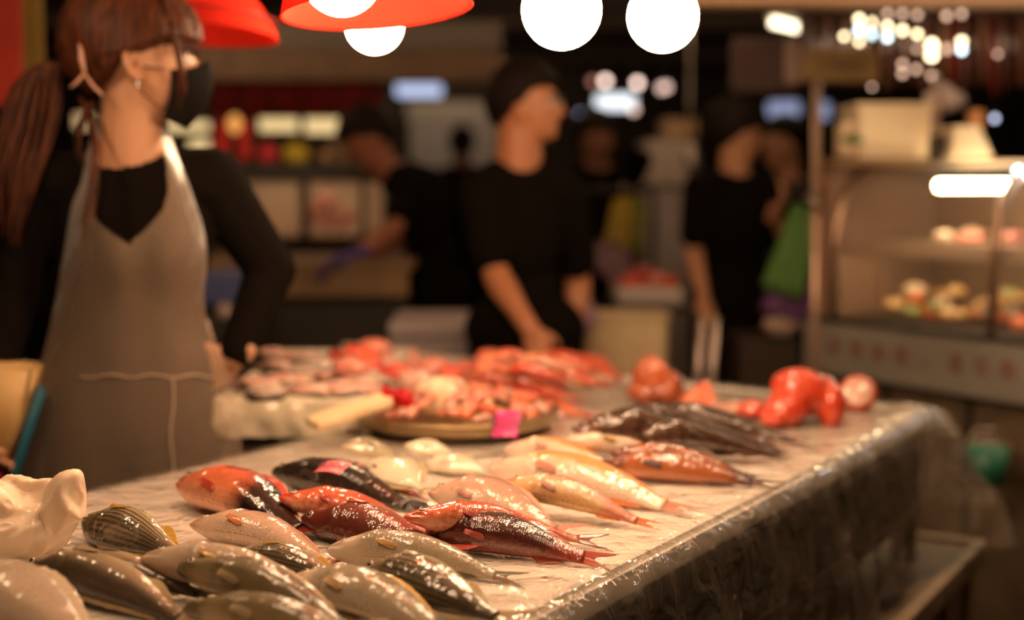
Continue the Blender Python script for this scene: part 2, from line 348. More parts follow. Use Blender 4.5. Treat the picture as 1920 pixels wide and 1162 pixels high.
# ---------------------------------------------------------------- fish
def ramp(nt, stops, interp='LINEAR'):
    r = nt.nodes.new('ShaderNodeValToRGB'); e = r.color_ramp.elements; r.color_ramp.interpolation = interp
    while len(e) < len(stops): e.new(0.5)
    for k, (p, c) in enumerate(stops): e[k].position = p; e[k].color = (*c, 1)
    return r
def fish_mat(name, vst, head=None, hu=0.16, tail=None, tu=0.8, stripes=None, mott=None, mscale=7, rough=0.27, scale_b=0.35, patch=None, wet=1.75):
    """colour from belly (0) to back (1), head and tail tints, stripes along the body, blotches, scales"""
    if name in MATS: return MATS[name]
    m = bpy.data.materials.new(name); m.use_nodes = True; nt = m.node_tree; b = nt.nodes['Principled BSDF']; N = nt.nodes.new; Lk = nt.links.new
    uv = N('ShaderNodeUVMap'); uv.uv_map = 'UVMap'; sp = N('ShaderNodeSeparateXYZ'); Lk(uv.outputs[0], sp.inputs[0])
    nz = N('ShaderNodeTexNoise'); nz.inputs['Scale'].default_value = mscale; nz.inputs['Detail'].default_value = 6
    mp = N('ShaderNodeMapping'); mp.inputs['Scale'].default_value = (2.2, 1, 1); Lk(uv.outputs[0], mp.inputs[0]); Lk(mp.outputs[0], nz.inputs['Vector'])
    def mth(op, a, c=None, c2=None):
        n = N('ShaderNodeMath'); n.operation = op
        for k, x in enumerate((a, c, c2)):
            if x is None: continue
            if isinstance(x, (int, float)): n.inputs[k].default_value = x
            else: Lk(x, n.inputs[k])
        return n.outputs[0]
    wob = mth('MULTIPLY_ADD', nz.outputs['Fac'], 0.22, -0.11); v = mth('ADD', sp.outputs['Y'], wob); u = mth('ADD', sp.outputs['X'], mth('MULTIPLY', wob, 0.5))
    r = ramp(nt, vst); Lk(v, r.inputs[0]); col = r.outputs[0]
    def mixc(f, a, c, mode='MIX'):
        n = N('ShaderNodeMix'); n.data_type = 'RGBA'; n.blend_type = mode
        Lk(f, n.inputs[0]) if not isinstance(f, float) else setattr(n.inputs[0], 'default_value', f)
        Lk(a, n.inputs[6])
        if isinstance(c, tuple): n.inputs[7].default_value = (*c, 1)
        else: Lk(c, n.inputs[7])
        return n.outputs[2]
    def step(x, a, c):
        n = N('ShaderNodeMapRange'); n.interpolation_type = 'SMOOTHSTEP'; n.inputs[1].default_value = a; n.inputs[2].default_value = c; Lk(x, n.inputs[0]); return n.outputs[0]
    if patch:       # a coloured patch: (u0,u1,v0,v1,colour)
        for (u0, u1, v0, v1, pc) in patch:
            f = mth('MULTIPLY', mth('MULTIPLY', step(u, u0, u0 + .06), step(u, u1, u1 - .06)), mth('MULTIPLY', step(v, v0, v0 + .12), step(v, v1, v1 - .12))); col = mixc(f, col, pc)
    if mott: col = mixc(mth('MULTIPLY', step(nz.outputs['Fac'], 0.42, 0.66), 0.8), col, mott)
    if stripes:
        s = mth('SINE', mth('MULTIPLY', mth('ADD', sp.outputs['Y'], mth('MULTIPLY', wob, 0.12)), 62.0)); s = step(s, -0.5, 0.4)
        col = mixc(mth('MULTIPLY', s, mth('MULTIPLY', step(u, 0.2, 0.3), mth('MULTIPLY', step(sp.outputs['Y'], 0.02, .25), 0.85))), col, stripes)
    if head: col = mixc(step(u, hu + 0.05, hu - 0.05), col, head)
    if tail: col = mixc(step(u, tu - 0.1, tu + 0.06), col, tail)
    # scales: rows offset like bricks
    vo = N('ShaderNodeTexVoronoi'); vo.feature = 'F1'; vo.inputs['Scale'].default_value = 1.0; vo.inputs['Randomness'].default_value = 0.25
    ms = N('ShaderNodeMapping'); ms.inputs['Scale'].default_value = (75, 34, 1); Lk(uv.outputs[0], ms.inputs[0]); Lk(ms.outputs[0], vo.inputs['Vector'])
    bodyf = mth('MULTIPLY', step(u, 0.22, 0.30), scale_b)
    dk = mth('MULTIPLY', step(vo.outputs['Distance'], 0.35, 0.7), mth('MULTIPLY', step(u, 0.22, 0.3), 0.75)); col = mixc(dk, col, mixc(1.0, col, (0.25, 0.22, 0.2), 'MULTIPLY'))
    Lk(col, b.inputs['Base Color'])
    tc = N('ShaderNodeTexCoord')
    def nz_(sc, det=2.0):
        n = N('ShaderNodeTexNoise'); n.inputs['Scale'].default_value = sc; n.inputs['Detail'].default_value = det; Lk(tc.outputs['Object'], n.inputs['Vector']); return n.outputs['Fac']
    def bump(h, dist, prev=None):
        n = N('ShaderNodeBump'); n.inputs['Distance'].default_value = dist; n.inputs['Strength'].default_value = 1.0; Lk(h, n.inputs['Height'])
        if prev: Lk(prev, n.inputs['Normal'])
        return n.outputs['Normal']
    sc_h = mth('MULTIPLY', mth('MULTIPLY', vo.outputs['Distance'], bodyf), -1.0)
    Lk(bump(sc_h, .0012, bump(nz_(40), .002)), b.inputs['Normal'])
    Lk(bump(sc_h, .00025, bump(nz_(150, 1.0), .0009, bump(nz_(45, 1.0), .0022))), b.inputs['Coat Normal'])
    b.inputs['Roughness'].default_value = rough + .18; b.inputs['Specular IOR Level'].default_value = 0.06
    b.inputs['Coat Weight'].default_value = 1.0; b.inputs['Coat Roughness'].default_value = 0.13; b.inputs['Coat IOR'].default_value = wet
    MATS[name] = m; return m
def fin_mat(name, col, rough=.3):
    if name in MATS: return MATS[name]
    m = mat(name, col, rough, coat=.4); nt = m.node_tree; b = nt.nodes['Principled BSDF']
    uv = nt.nodes.new('ShaderNodeUVMap'); uv.uv_map = 'UVMap'; wv = nt.nodes.new('ShaderNodeTexWave'); wv.inputs['Scale'].default_value = 5.5; wv.bands_direction = 'Y'
    nt.links.new(uv.outputs[0], wv.inputs[0]); bp = nt.nodes.new('ShaderNodeBump'); bp.inputs['Strength'].default_value = .7; bp.inputs['Distance'].default_value = .002
    nt.links.new(wv.outputs['Fac'], bp.inputs['Height']); nt.links.new(bp.outputs['Normal'], b.inputs['Normal']); return m
# (u, back, belly, half thickness) as shares of the whole length
PROF = {
 'grunt': [(0, .004, .004, .004), (.02, .030, .026, .018), (.07, .075, .055, .040), (.15, .130, .092, .060), (.27, .172, .128, .078), (.40, .178, .142, .080), (.54, .145, .125, .066), (.66, .098, .085, .046), (.76, .055, .048, .026), (.84, .038, .036, .014)],
 'mullet': [(0, .004, .004, .006), (.02, .028, .026, .024), (.07, .052, .048, .046), (.15, .078, .070, .066), (.28, .100, .095, .082), (.42, .102, .100, .080), (.56, .086, .086, .064), (.68, .064, .062, .045), (.78, .042, .040, .024), (.85, .034, .032, .012)],
 'bream': [(0, .004, .004, .004), (.02, .035, .026, .018), (.07, .090, .056, .040), (.16, .150, .092, .064), (.28, .180, .125, .080), (.42, .172, .130, .078), (.56, .132, .108, .060), (.68, .085, .072, .040), (.77, .050, .044, .022), (.84, .038, .036, .012)],
 'grouper': [(0, .006, .006, .008), (.02, .032, .032, .026), (.07, .066, .062, .050), (.16, .112, .100, .074), (.28, .140, .125, .090), (.42, .142, .122, .086), (.56, .116, .100, .066), (.67, .084, .072, .045), (.77, .056, .050, .026), (.84, .046, .044, .014)],
 'disc': [(0, .004, .004, .004), (.02, .035, .030, .014), (.08, .110, .100, .030), (.20, .220, .210, .045), (.36, .290, .285, .052), (.50, .285, .280, .048), (.64, .210, .205, .036), (.74, .100, .098, .022), (.80, .045, .045, .014), (.84, .040, .040, .010)],
 'rockfish': [(0, .008, .008, .012), (.03, .048, .045, .040), (.09, .082, .070, .066), (.18, .112, .092, .086), (.30, .122, .105, .088), (.45, .104, .090, .070), (.58, .078, .068, .050), (.70, .052, .046, .032), (.79, .036, .032, .020), (.85, .032, .030, .011)],
}
TAILS = {'fork': [(-1, .17), (-.6, .13), (0, .055), (.6, .13), (1, .17)], 'round': [(-1, .10), (-.6, .135), (0, .15), (.6, .135), (1, .10)], 'straight': [(-1, .15), (-.5, .14), (0, .13), (.5, .14), (1, .15)]}
eye_w = mat('eye_gel', (0.55, 0.45, 0.30), 0.1, coat=1.0); eye_k = mat('pupil', (0.01, 0.008, 0.006), 0.08, coat=1.0); eye_c = mat('cloudy_pupil', (.35, .33, .3), .2)
def fish(name, label, cat, group, kind, m, finm, head, tail, zh=None, zt=None, back=1, roll=0.0, bend=0.03, tailk='fork', tailw=.11, tm=None, dorsal=.06, pect=(.085, -.5), thick=1.0, deep=1.0, slack=0.0, pm=None, simple=False, base=ZT, seed=0, cloudy=False):
    pr = PROF[kind]; tmax = max(p[3] for p in pr) * thick
    # first guess of the length, then heights that rest it on the sheet
    h0 = P(*head, base + .03); t0 = P(*tail, base + .01); L = (t0 - h0).length
    thick *= .90; deep *= .88; Z0 = (zh or 0, zt or 0); roll = roll + .32; cr, sr = math.cos(roll), math.sin(roll)
    def need(u):
        q = spline(pr, min(u, .85)); lo = (q[1] if back > 0 else q[0]) * deep; return math.hypot(lo * sr, q[2] * thick * cr) * .93
    nmax = max(need(k / 20) for k in range(18))
    zh = base + .0045 + nmax * L * .8 + (zh or 0); zt = base + .006 + need(.85) * L + (zt or 0)
    H = P(*head, zh); T = P(*tail, zt); L = (T - H).length
    ax = (T - H).normalized(); side = Vector((0, 0, 1)).cross(ax).normalized() ; up = ax.cross(side).normalized()
    side0 = side.copy(); ry = Matrix.Rotation(roll, 3, ax); side, up = ry @ side, ry @ up
    org = H
    def W(x, y, z, lz=0.0):    # local (share of length) to world; the body bows in plan, and the middle sinks onto the table
        bx = bend * math.sin(math.pi * min(max(x, 0), 1)) 
        p = org + ax * (x * L) + side * (y * back * L) + side0 * (bx * L) + up * (z * L); p.z += lz * L; return p
    sagz = []
    NS, NR = (30, 20) if simple else (64, 36)
    bm = BM(); uvl = bm.loops.layers.uv.new('UVMap'); rings = []; uvs = []
    # lift of the axis along the body so that the underside rests on what carries it
    def lift(u):
        zc = lerp(zh, zt, u) - (base + .0045) - (zh0 * (1 - u) + zt0 * u)
        n_ = need(u) * L; return max(n_, .8 * nmax * L * (1 - sm(.35, .9, u))) / L - zc / L
    zh0, zt0 = Z0
    for i in range(NS + 1):
        u = (i / NS) ** 1.15 * .85; bk, bl, th = spline(pr, u); bk *= deep; bl *= deep; th *= thick; lf = lift(u)
        ring = []; uvr = []
        for k in range(NR):
            a = 2 * math.pi * k / NR; ca, sa = math.cos(a), math.sin(a)
            hh = (bk if ca > 0 else bl); y = hh * math.copysign(abs(ca) ** .92, ca); z = th * math.copysign(abs(sa) ** 1.02, sa) * (1 - .15 * abs(ca))
            # gill cover: raised plate ending in a crease; jaw line; pressed underside
            g = sm(.08, .2, u) * sm(.265, .25, u - .025 * ca); z *= 1 + .11 * g * (abs(sa) > .2)
            gr = math.exp(-((u - .27 - .025 * ca) / .006) ** 2) ; z *= 1 - .10 * gr
            if u < .11: z *= 1 - .30 * math.exp(-((y + u * .25) / .008) ** 2) * sm(.11, .07, u)
            if z < 0: z = max(z, -th * .95)
            n_ = noise.noise(Vector((u * 5 + seed, y * 9, seed * 1.7))) * .006 * sm(0, .2, u); z += n_
            ring.append(W(u, y, z, lf)); uvr.append((u / .85, .5 + .5 * math.copysign(abs(ca) ** .92, ca)))
        rings.append(ring); uvs.append(uvr)
    vr = [[bm.verts.new(p) for p in r] for r in rings]
    for i in range(NS):
        for k in range(NR):
            k2 = (k + 1) % NR; f = bm.faces.new((vr[i][k], vr[i][k2], vr[i + 1][k2], vr[i + 1][k]))
            for l, q in zip(f.loops, (uvs[i][k], uvs[i][k2], uvs[i + 1][k2], uvs[i + 1][k])): l[uvl].uv = q
    for r, q in ((vr[0], 0.0), (vr[-1], 1.0)):
        f = bm.faces.new(r)
        for l in f.loops: l[uvl].uv = (q, .5)
    root = thing(name, label, cat, (H + T) / 2 - Vector((0, 0, .02)), 0, group)
    obj('body', bm, m, root)
    def fin(nm, edge_a, edge_b, mt, th=.0022, n=10, mm=6):
        """a thin fin between two curves given in fish space"""
        bm = BM(); uvl = bm.loops.layers.uv.new('UVMap'); g = [[], []]
        for sgn in (0, 1):
            for i in range(n + 1):
                row = []
                for j in range(mm + 1):
                    a_, b_ = Vector(edge_a(i / n)), Vector(edge_b(i / n)); q = a_.lerp(b_, j / mm); lz = lift(min(q.x, .85)) if q.x < .85 else lerp(lift(.85), -(need(.85)) * .6, min(1, (q.x - .85) / .15)) * 1
                    q.z += (sgn - .5) * th * (1.6 - 1.2 * j / mm) + .0018 * math.sin(i * 2.6) * (j / mm)
                    row.append(bm.verts.new(W(q.x, q.y, q.z, lz)))
                g[sgn].append(row)
        for sgn in (0, 1):
            for i in range(n):
                for j in range(mm):
                    f = bm.faces.new((g[sgn][i][j], g[sgn][i + 1][j], g[sgn][i + 1][j + 1], g[sgn][i][j + 1]))
                    for l, q in zip(f.loops, ((j / mm, i / n), (j / mm, (i + 1) / n), ((j + 1) / mm, (i + 1) / n), ((j + 1) / mm, i / n))): l[uvl].uv = q
        for i in range(n):
            for j in (0, mm): bm.faces.new((g[0][i][j], g[0][i + 1][j], g[1][i + 1][j], g[1][i][j]))
        for j in range(mm):
            for i in (0, n): bm.faces.new((g[0][i][j], g[0][i][j + 1], g[1][i][j + 1], g[1][i][j]))
        return obj(nm, bm, mt, root)
    bk, bl, th = spline(pr, .85); lf85 = lift(.85); tl = TAILS[tailk]
    def tail_b(t):
        s = (t * 2 - 1); d = spline([(a,) + (c,) for a, c in tl], s)[0]; return (.85 + d, s * tailw, (.006 if s > 0 else 0))
    fin('tail_fin', lambda t: (.835, (t * 2 - 1) * bk * deep * .9, 0), tail_b, tm or finm, n=16)
    if dorsal:
        def da(t): u = lerp(.27, .74, t); q = spline(pr, u); return (u, q[0] * deep * .96, 0)
        def db(t): u = lerp(.27, .74, t); q = spline(pr, u); return (u + .035, q[0] * deep + dorsal * (math.sin(math.pi * t ** .6) * .8 + .1) * (1 - .15 * (int(t * 16) % 2)), -.006)
        fin('dorsal_fin', da, db, finm, n=18)
        def aa(t): u = lerp(.58, .73, t); q = spline(pr, u); return (u, -q[1] * deep * .96, 0)
        def ab(t): u = lerp(.58, .73, t); q = spline(pr, u); return (u + .04, -q[1] * deep - dorsal * .8 * math.sin(math.pi * t ** .5), -.006)
        fin('anal_fin', aa, ab, finm)
    if pect:
        pl, pa = pect; q = spline(pr, .29); z0 = q[2] * thick * .96; y0 = -q[1] * deep * .55
        def pa_(t): return (.275, y0 + (t - .5) * .026, z0)
        def pb_(t):
            s = t * 2 - 1; l_ = pl * (1.15 - .5 * s * s); an = pa * .35 + s * .24
            xx = .28 + l_ * math.cos(an); qq = spline(pr, xx); return (xx, y0 + l_ * math.sin(an), qq[2] * thick * math.sqrt(max(.05, 1 - min(1, abs(y0 + l_ * math.sin(an)) / (qq[1] * deep)) ** 2)) + .003)
        fin('pectoral_fin', pa_, pb_, pm or finm, th=.003)
    # eye on the upper side
    ue = .085 if kind != 'disc' else .1; q = spline(pr, ue); ye = q[0] * deep * .22; ze = q[2] * thick * .96
    er = (.019 if kind != 'mullet' else .015) * L
    bm = BM(); c = W(ue, ye, ze, lift(ue)); nrm = (up * .95 + side * back * .22).normalized(); MX = nrm.to_track_quat('Z', 'Y').to_matrix()
    g = bmesh.ops.create_uvsphere(bm, u_segments=16, v_segments=12, radius=er)
    for f in bm.faces:
        if f.calc_center_median().z > er * .72: f.material_index = 1
    for v in bm.verts: v.co.z *= .45; v.co = MX @ v.co + c
    obj('eye', bm, None, root, mats=[eye_w, eye_c if cloudy else eye_k])
    return root

m_grunt = fish_mat('striped_fish', [(0, (.46, .38, .23)), (.3, (.30, .24, .14)), (.55, (.14, .11, .06)), (1, (.10, .085, .05))], head=(.17, .13, .08), hu=.13, stripes=(.045, .035, .02))
m_mull = fish_mat('grey_fish', [(0, (.46, .34, .21)), (.4, (.27, .20, .125)), (.65, (.12, .09, .058)), (1, (.06, .045, .03))], head=(.13, .10, .07), hu=.12, rough=.25, wet=1.5)
m_mulk = fish_mat('green_grey_fish', [(0, (.44, .34, .19)), (.40, (.22, .175, .09)), (.7, (.17, .145, .085)), (1, (.10, .085, .05))], head=(.13, .10, .05), hu=.14, rough=.22, wet=1.55)
m_pale = fish_mat('pale_fish', [(0, (.66, .53, .41)), (.6, (.50, .39, .29)), (1, (.42, .34, .26))], head=(.54, .40, .30), hu=.10, rough=.3, wet=1.42)
m_white = fish_mat('silver_white_fish', [(0, (.60, .50, .37)), (.5, (.40, .33, .225)), (.8, (.24, .20, .125)), (1, (.27, .23, .14))], head=(.64, .53, .41), hu=.2, rough=.25, wet=1.55)
m_pink = fish_mat('pink_fish', [(0, (.76, .58, .45)), (.5, (.62, .39, .28)), (1, (.38, .20, .15))], head=(.58, .32, .24), hu=.09, rough=.25, scale_b=.45, wet=1.6)
m_redg = fish_mat('red_grouper', [(0, (.80, .40, .24)), (.35, (.74, .19, .08)), (.75, (.55, .09, .04)), (1, (.22, .03, .02))], head=(.56, .04, .02), hu=.07, tail=(.022, .006, .006), tu=.60, rough=.22)
m_red = fish_mat('red_fish', [(0, (.78, .38, .24)), (.3, (.78, .16, .07)), (.7, (.62, .08, .035)), (1, (.42, .035, .02))], head=(.66, .07, .03), hu=.06, rough=.2, mott=(.55, .09, .04))
m_dred = fish_mat('dark_red_fish', [(0, (.26, .06, .035)), (.3, (.085, .014, .009)), (.8, (.045, .009, .006)), (1, (.03, .007, .005))], head=(.12, .018, .012), hu=.08, tail=(.42, .05, .03), tu=.86, rough=.2, scale_b=.8)
m_brick = fish_mat('brick_red_fish', [(0, (.36, .10, .055)), (.4, (.20, .040, .022)), (.8, (.12, .026, .016)), (1, (.09, .02, .013))], head=(.13, .03, .02), hu=.12, tail=(.5, .06, .03), tu=.78, rough=.2, scale_b=.8)
m_black = fish_mat('black_fish', [(0, (.05, .035, .022)), (.5, (.022, .015, .010)), (1, (.010, .007, .005))], mott=(.012, .009, .007), mscale=14, rough=.25, scale_b=.7)
m_tang = fish_mat('orange_red_fish', [(0, (.75, .24, .11)), (.5, (.72, .12, .05)), (1, (.6, .07, .03))], rough=.25)
m_gold = fish_mat('gold_pink_fish', [(0, (.80, .50, .22)), (.25, (.84, .56, .28)), (.5, (.78, .44, .28)), (.75, (.72, .28, .15)), (1, (.62, .16, .07))], head=(.66, .18, .07), hu=.07, tail=(.70, .22, .12), tu=.8, rough=.17, scale_b=.8)
m_orng = fish_mat('orange_backed_fish', [(0, (.85, .72, .58)), (.5, (.82, .60, .42)), (.78, (.80, .38, .14)), (1, (.75, .28, .08))], patch=[(.2, .75, .4, 1.1, (.78, .36, .12))], head=(.78, .56, .44), hu=.12, rough=.2)
m_hog = fish_mat('brown_orange_fish', [(0, (.48, .16, .055)), (.4, (.36, .105, .035)), (1, (.18, .055, .028))], head=(.17, .065, .04), hu=.2, tail=(.10, .04, .03), tu=.9, patch=[(.38, .5, .35, 1.1, (.16, .07, .045))], rough=.18)
m_brown = fish_mat('dark_brown_fish', [(0, (.14, .07, .045)), (.5, (.07, .035, .022)), (1, (.035, .02, .013))], mott=(.018, .011, .008), mscale=9, rough=.2)
m_pomf = fish_mat('silver_disc_fish', [(0, (.80, .74, .56)), (.6, (.70, .66, .48)), (1, (.42, .38, .26))], head=(.66, .58, .38), hu=.1, rough=.22, scale_b=.15)
m_dpom = fish_mat('grey_disc_fish', [(0, (.60, .54, .36)), (.4, (.30, .26, .16)), (1, (.08, .065, .04))], rough=.25, scale_b=.2)
f_dull = fin_mat('fin_grey', (.22, .17, .10)); f_yel = fin_mat('fin_yellow', (.62, .36, .06)); f_pale = fin_mat('fin_pale', (.62, .50, .36)); f_red = fin_mat('fin_red', (.55, .06, .03)); f_dred = fin_mat('fin_dark_red', (.25, .025, .018)); f_org = fin_mat('fin_orange', (.78, .25, .07)); f_blk = fin_mat('fin_black', (.03, .02, .015)); f_pnk = fin_mat('fin_pink', (.70, .34, .25)); f_brn = fin_mat('fin_brown', (.12, .06, .04)); f_tan = fin_mat('fin_tan', (.5, .38, .2))
GF = 'fish laid out on the near half of the table'
def F(label, kind, m, fm, head, tail, **k): return fish('fish', label, 'fish', GF, kind, m, fm, head, tail, **k)
# near group: silver and grey fish
F('striped olive fish lying alone right of the crumpled white bag', 'grunt', m_grunt, f_yel, (155, 975), (385, 1050), back=-1, roll=.35, bend=-.02, seed=1, tailw=.09, deep=.9, thick=1.15, tm=f_dull, dorsal=.035)
F('slim grey fish lying just behind the leftmost dark-headed grey one', 'mullet', m_mull, f_dull, (88, 1046), (420, 1120), back=-1, roll=.2, bend=.03, seed=2, thick=1.05, dorsal=.02, tailw=.06, zh=.02, )
F('slim grey fish with a dark head, the leftmost whole fish in front', 'mullet', m_mull, f_tan, (46, 1062), (385, 1172), back=-1, roll=.25, bend=.035, seed=3, thick=1.15, dorsal=.02, tailw=.07)
F('large pale cream fish cut off by the lower left corner of the photo', 'bream', m_pale, f_pale, (-150, 1105), (240, 1250), back=1, roll=.15, bend=.03, seed=4, thick=1.2, dorsal=.02)
F('pale pinkish fish half hidden behind the small-eyed green grey one', 'mullet', m_pale, f_yel, (265, 1042), (690, 1140), back=1, roll=-.1, bend=.03, seed=5, thick=1.2, dorsal=.02, zh=.022)
F('green grey fish with a small dark eye and an olive head', 'mullet', m_mulk, f_tan, (331, 1058), (700, 1195), back=1, roll=.3, bend=.045, seed=6, thick=1.25, dorsal=.02, zh=.022)
F('grey fish at the bottom edge, in front of the small-eyed green grey one', 'mullet', m_mulk, f_tan, (343, 1143), (740, 1235), back=1, roll=.2, bend=.05, seed=7, thick=1.15, dorsal=.02)
F('pinkish white fish with an orange fin behind its gills', 'bream', m_pink, f_org, (356, 985), (655, 1062), back=1, roll=-.15, bend=.05, seed=9, deep=.8, thick=1.15, pm=f_org, dorsal=.02, tm=f_pnk, tailw=.07)
F('small striped olive fish in front of the pinkish white one', 'grunt', m_grunt, f_yel, (431, 1040), (690, 1092), back=-1, roll=.4, bend=-.02, seed=10, deep=.85, thick=1.15, dorsal=.03, tailw=.07)
F('pale fish with a yellow side fin, in front of the white blunt-headed one', 'mullet', m_white, f_yel, (547, 1088), (870, 1200), back=1, roll=.1, bend=.04, seed=11, deep=1.25, thick=1.15, pm=f_yel, dorsal=.025)
F('white fish with a smooth blunt head and a dark tail', 'mullet', m_white, f_dull, (613, 1032), (985, 1084), back=1, roll=.05, bend=.05, seed=12, deep=1.1, thick=1.3, pm=f_yel, dorsal=.025, tm=fin_mat('fin_olive', (.16, .13, .07)), tailw=.06)
F('large striped olive fish with a forked tail at the near table edge', 'grunt', m_grunt, f_tan, (685, 1062), (985, 1165), back=-1, roll=.25, bend=-.035, seed=13, deep=.95, thick=1.2, tailw=.10, dorsal=.03)
# red fish
F('red orange grouper with a blackish tail half, leftmost of the red fish', 'grouper', m_redg, f_red, (334, 908), (588, 1008), back=1, roll=.1, bend=.05, seed=14, thick=1.1, pm=f_red, tm=f_dred, tailw=.07, dorsal=.03)
F('bright red fish partly behind the brick red one', 'grouper', m_red, f_red, (523, 930), (830, 1005), back=1, roll=.05, bend=.05, seed=15, deep=.9, zh=.022, dorsal=.02, pm=f_red)
F('brick red fish with fine scales, in front of the bright red one', 'grouper', m_brick, f_red, (565, 972), (880, 1040), back=-1, roll=.25, bend=.02, seed=16, deep=1.0, thick=1.05, dorsal=.05, tailw=.09)
F('slender red fish with a dark red tail, behind the glossy maroon one', 'grouper', m_red, f_red, (757, 968), (1142, 1014), back=1, roll=.1, bend=.03, seed=17, deep=.75, thick=.95, tm=f_dred, tailw=.07, dorsal=.02, zh=.028)
F('glossy dark maroon fish with a red tail, pointing to the table edge', 'grouper', m_dred, f_red, (788, 996), (1150, 1050), back=1, roll=.45, bend=.03, seed=18, deep=.92, thick=1.15, tailw=.05, dorsal=.02)
fb18 = F('black mottled fish with a pink price tag on it', 'mullet', m_black, f_blk, (510, 886), (805, 955), back=1, roll=.3, bend=.03, seed=19, thick=1.15, deep=1.05, dorsal=.03, tailw=.04, tailk='round')
F('orange red fish showing behind the black one', 'mullet', m_tang, f_red, (570, 880), (808, 930), back=1, roll=.1, bend=.06, seed=20, thick=1.1, deep=1.1, dorsal=0, tailw=.05, zh=.022, simple=True)
F('yellowish silver disc-shaped fish with its head on the orange red fish', 'disc', m_pomf, f_tan, (690, 866), (810, 922), back=1, roll=-.05, bend=0, seed=21, thick=1.6, deep=.85, dorsal=.02, zh=.028, zt=.02, simple=True)
F('grey disc-shaped fish with a dark back, farthest left of the silver fish', 'disc', m_dpom, f_blk, (640, 838), (775, 862), back=1, roll=.1, bend=0, seed=22, thick=2.1, deep=.75, dorsal=.03, zh=.03, simple=True)
F('pale silver disc-shaped fish nearest the metal tray', 'disc', m_pomf, f_pale, (756, 836), (880, 862), back=1, roll=.1, bend=0, seed=23, thick=2.2, deep=.8, dorsal=.02, zh=.022, simple=True)
F('pale silver disc-shaped fish right in front of the other pale one', 'disc', m_pomf, f_pale, (795, 868), (932, 885), back=1, roll=.05, bend=0, seed=24, thick=2.1, deep=.85, dorsal=.02, simple=True)
F('rosy white bream in the middle, behind the slender red fish', 'bream', m_pink, f_pnk, (804, 925), (1085, 1000), back=1, roll=.1, bend=.02, seed=25, deep=1.0, thick=1.25, dorsal=.03)
F('shiny gold and pink fish with its tail over the bare sheet', 'grouper', m_gold, f_org, (943, 902), (1240, 984), pm=f_pnk, back=1, roll=.08, bend=.02, seed=26, deep=.85, thick=1.1, tailw=.03, dorsal=.02, zh=.022)
F('pale fish with an orange back, longest of the pale orange fish', 'mullet', m_orng, f_org, (916, 878), (1305, 958), pm=f_pnk, back=1, roll=.1, bend=.05, seed=27, deep=1.15, thick=1.1, tailw=.03, dorsal=.02, tm=f_pnk)
F('pale orange fish with a white head beside the metal tray', 'mullet', m_orng, f_org, (945, 844), (1195, 890), pm=f_pnk, back=1, roll=.1, bend=.04, seed=28, deep=1.1, thick=1.25, dorsal=.02, simple=True)
F('yellow orange fish with glossy head, behind the two brown orange ones', 'mullet', m_orng, f_yel, (1062, 822), (1300, 868), back=1, roll=.1, bend=.03, seed=29, deep=1.1, thick=1.25, dorsal=.02, zh=.03, simple=True)
F('brown orange fish, the rear one of the pair', 'mullet', m_hog, f_brn, (1142, 846), (1445, 896), back=1, roll=.2, bend=.02, seed=30, deep=.95, thick=1.05, tailw=.03, dorsal=.02, zh=.022)
F('brown orange fish, the front one of the pair', 'mullet', m_hog, f_brn, (1119, 872), (1462, 906), back=1, roll=.25, bend=.01, seed=31, deep=1.0, thick=1.1, tailw=.03, dorsal=.02)
# dark brown fish in the middle distance
for i, (h, t, lb) in enumerate([((1215, 772), (1520, 828), 'dark brown fish farthest back in the dark heap'), ((1150, 778), (1480, 838), 'dark brown fish second from the back of the dark heap'), ((1105, 792), (1465, 850), 'dark brown fish in the middle of the dark heap'), ((1072, 800), (1330, 850), 'short dark brown fish at the left of the dark heap'), ((1205, 812), (1490, 852), 'dark brown fish at the front of the dark heap')]):
    F(lb, 'rockfish', m_brown, f_brn, h, t, back=1, roll=.25, bend=.03, seed=40 + i, thick=.95, deep=1.0, tailw=.03, dorsal=.04, simple=True, zh=(.03, .05, .05, .035, .04)[i])
F('small bright red fish at the right of the meat tray', 'rockfish', m_tang, f_red, (925, 748), (1125, 780), back=1, roll=.2, bend=.03, seed=50, thick=1.1, dorsal=.03, tailw=.03, simple=True)
# pink price tags with a few pen marks
def price_tag(label, c, w_, h_, tilt, col, ang, zz, sc=1.0):
    root = thing('price_tag', label, 'tag', c)
    M = Matrix.Translation(c) @ Matrix.Rotation(ang, 4, 'Z') @ Matrix.Rotation(tilt, 4, 'X')
    bm = BM(); g = bmesh.ops.create_grid(bm, x_segments=8, y_segments=6, size=.5)
    for v in bm.verts: v.co = M @ Vector((v.co.x * w_, v.co.y * h_, .004 * math.cos(v.co.x * 2.5)))
    r = bmesh.ops.solidify(bm, geom=bm.faces[:], thickness=.0008)
    obj('card', bm, mat('card_' + str(col[0]), col, .35, coat=.3), root)
    text('written_price', '$200', h_ * .5, M @ Matrix.Translation((0, 0, .0052)), mat('pen', (.18, .02, .06), .5), root, .0001)
    return root
c = P(624, 878, ZT + .066); price_tag('pink price tag lying on the black fish', c, .040, .040, R(12), (.85, .16, .20), R(-22), 0)
c = P(950, 796, ZT + .055); price_tag('magenta price tag leaning on the tray of pink meat', c, .045, .052, R(48), (.62, .03, .22), R(-12), 0)
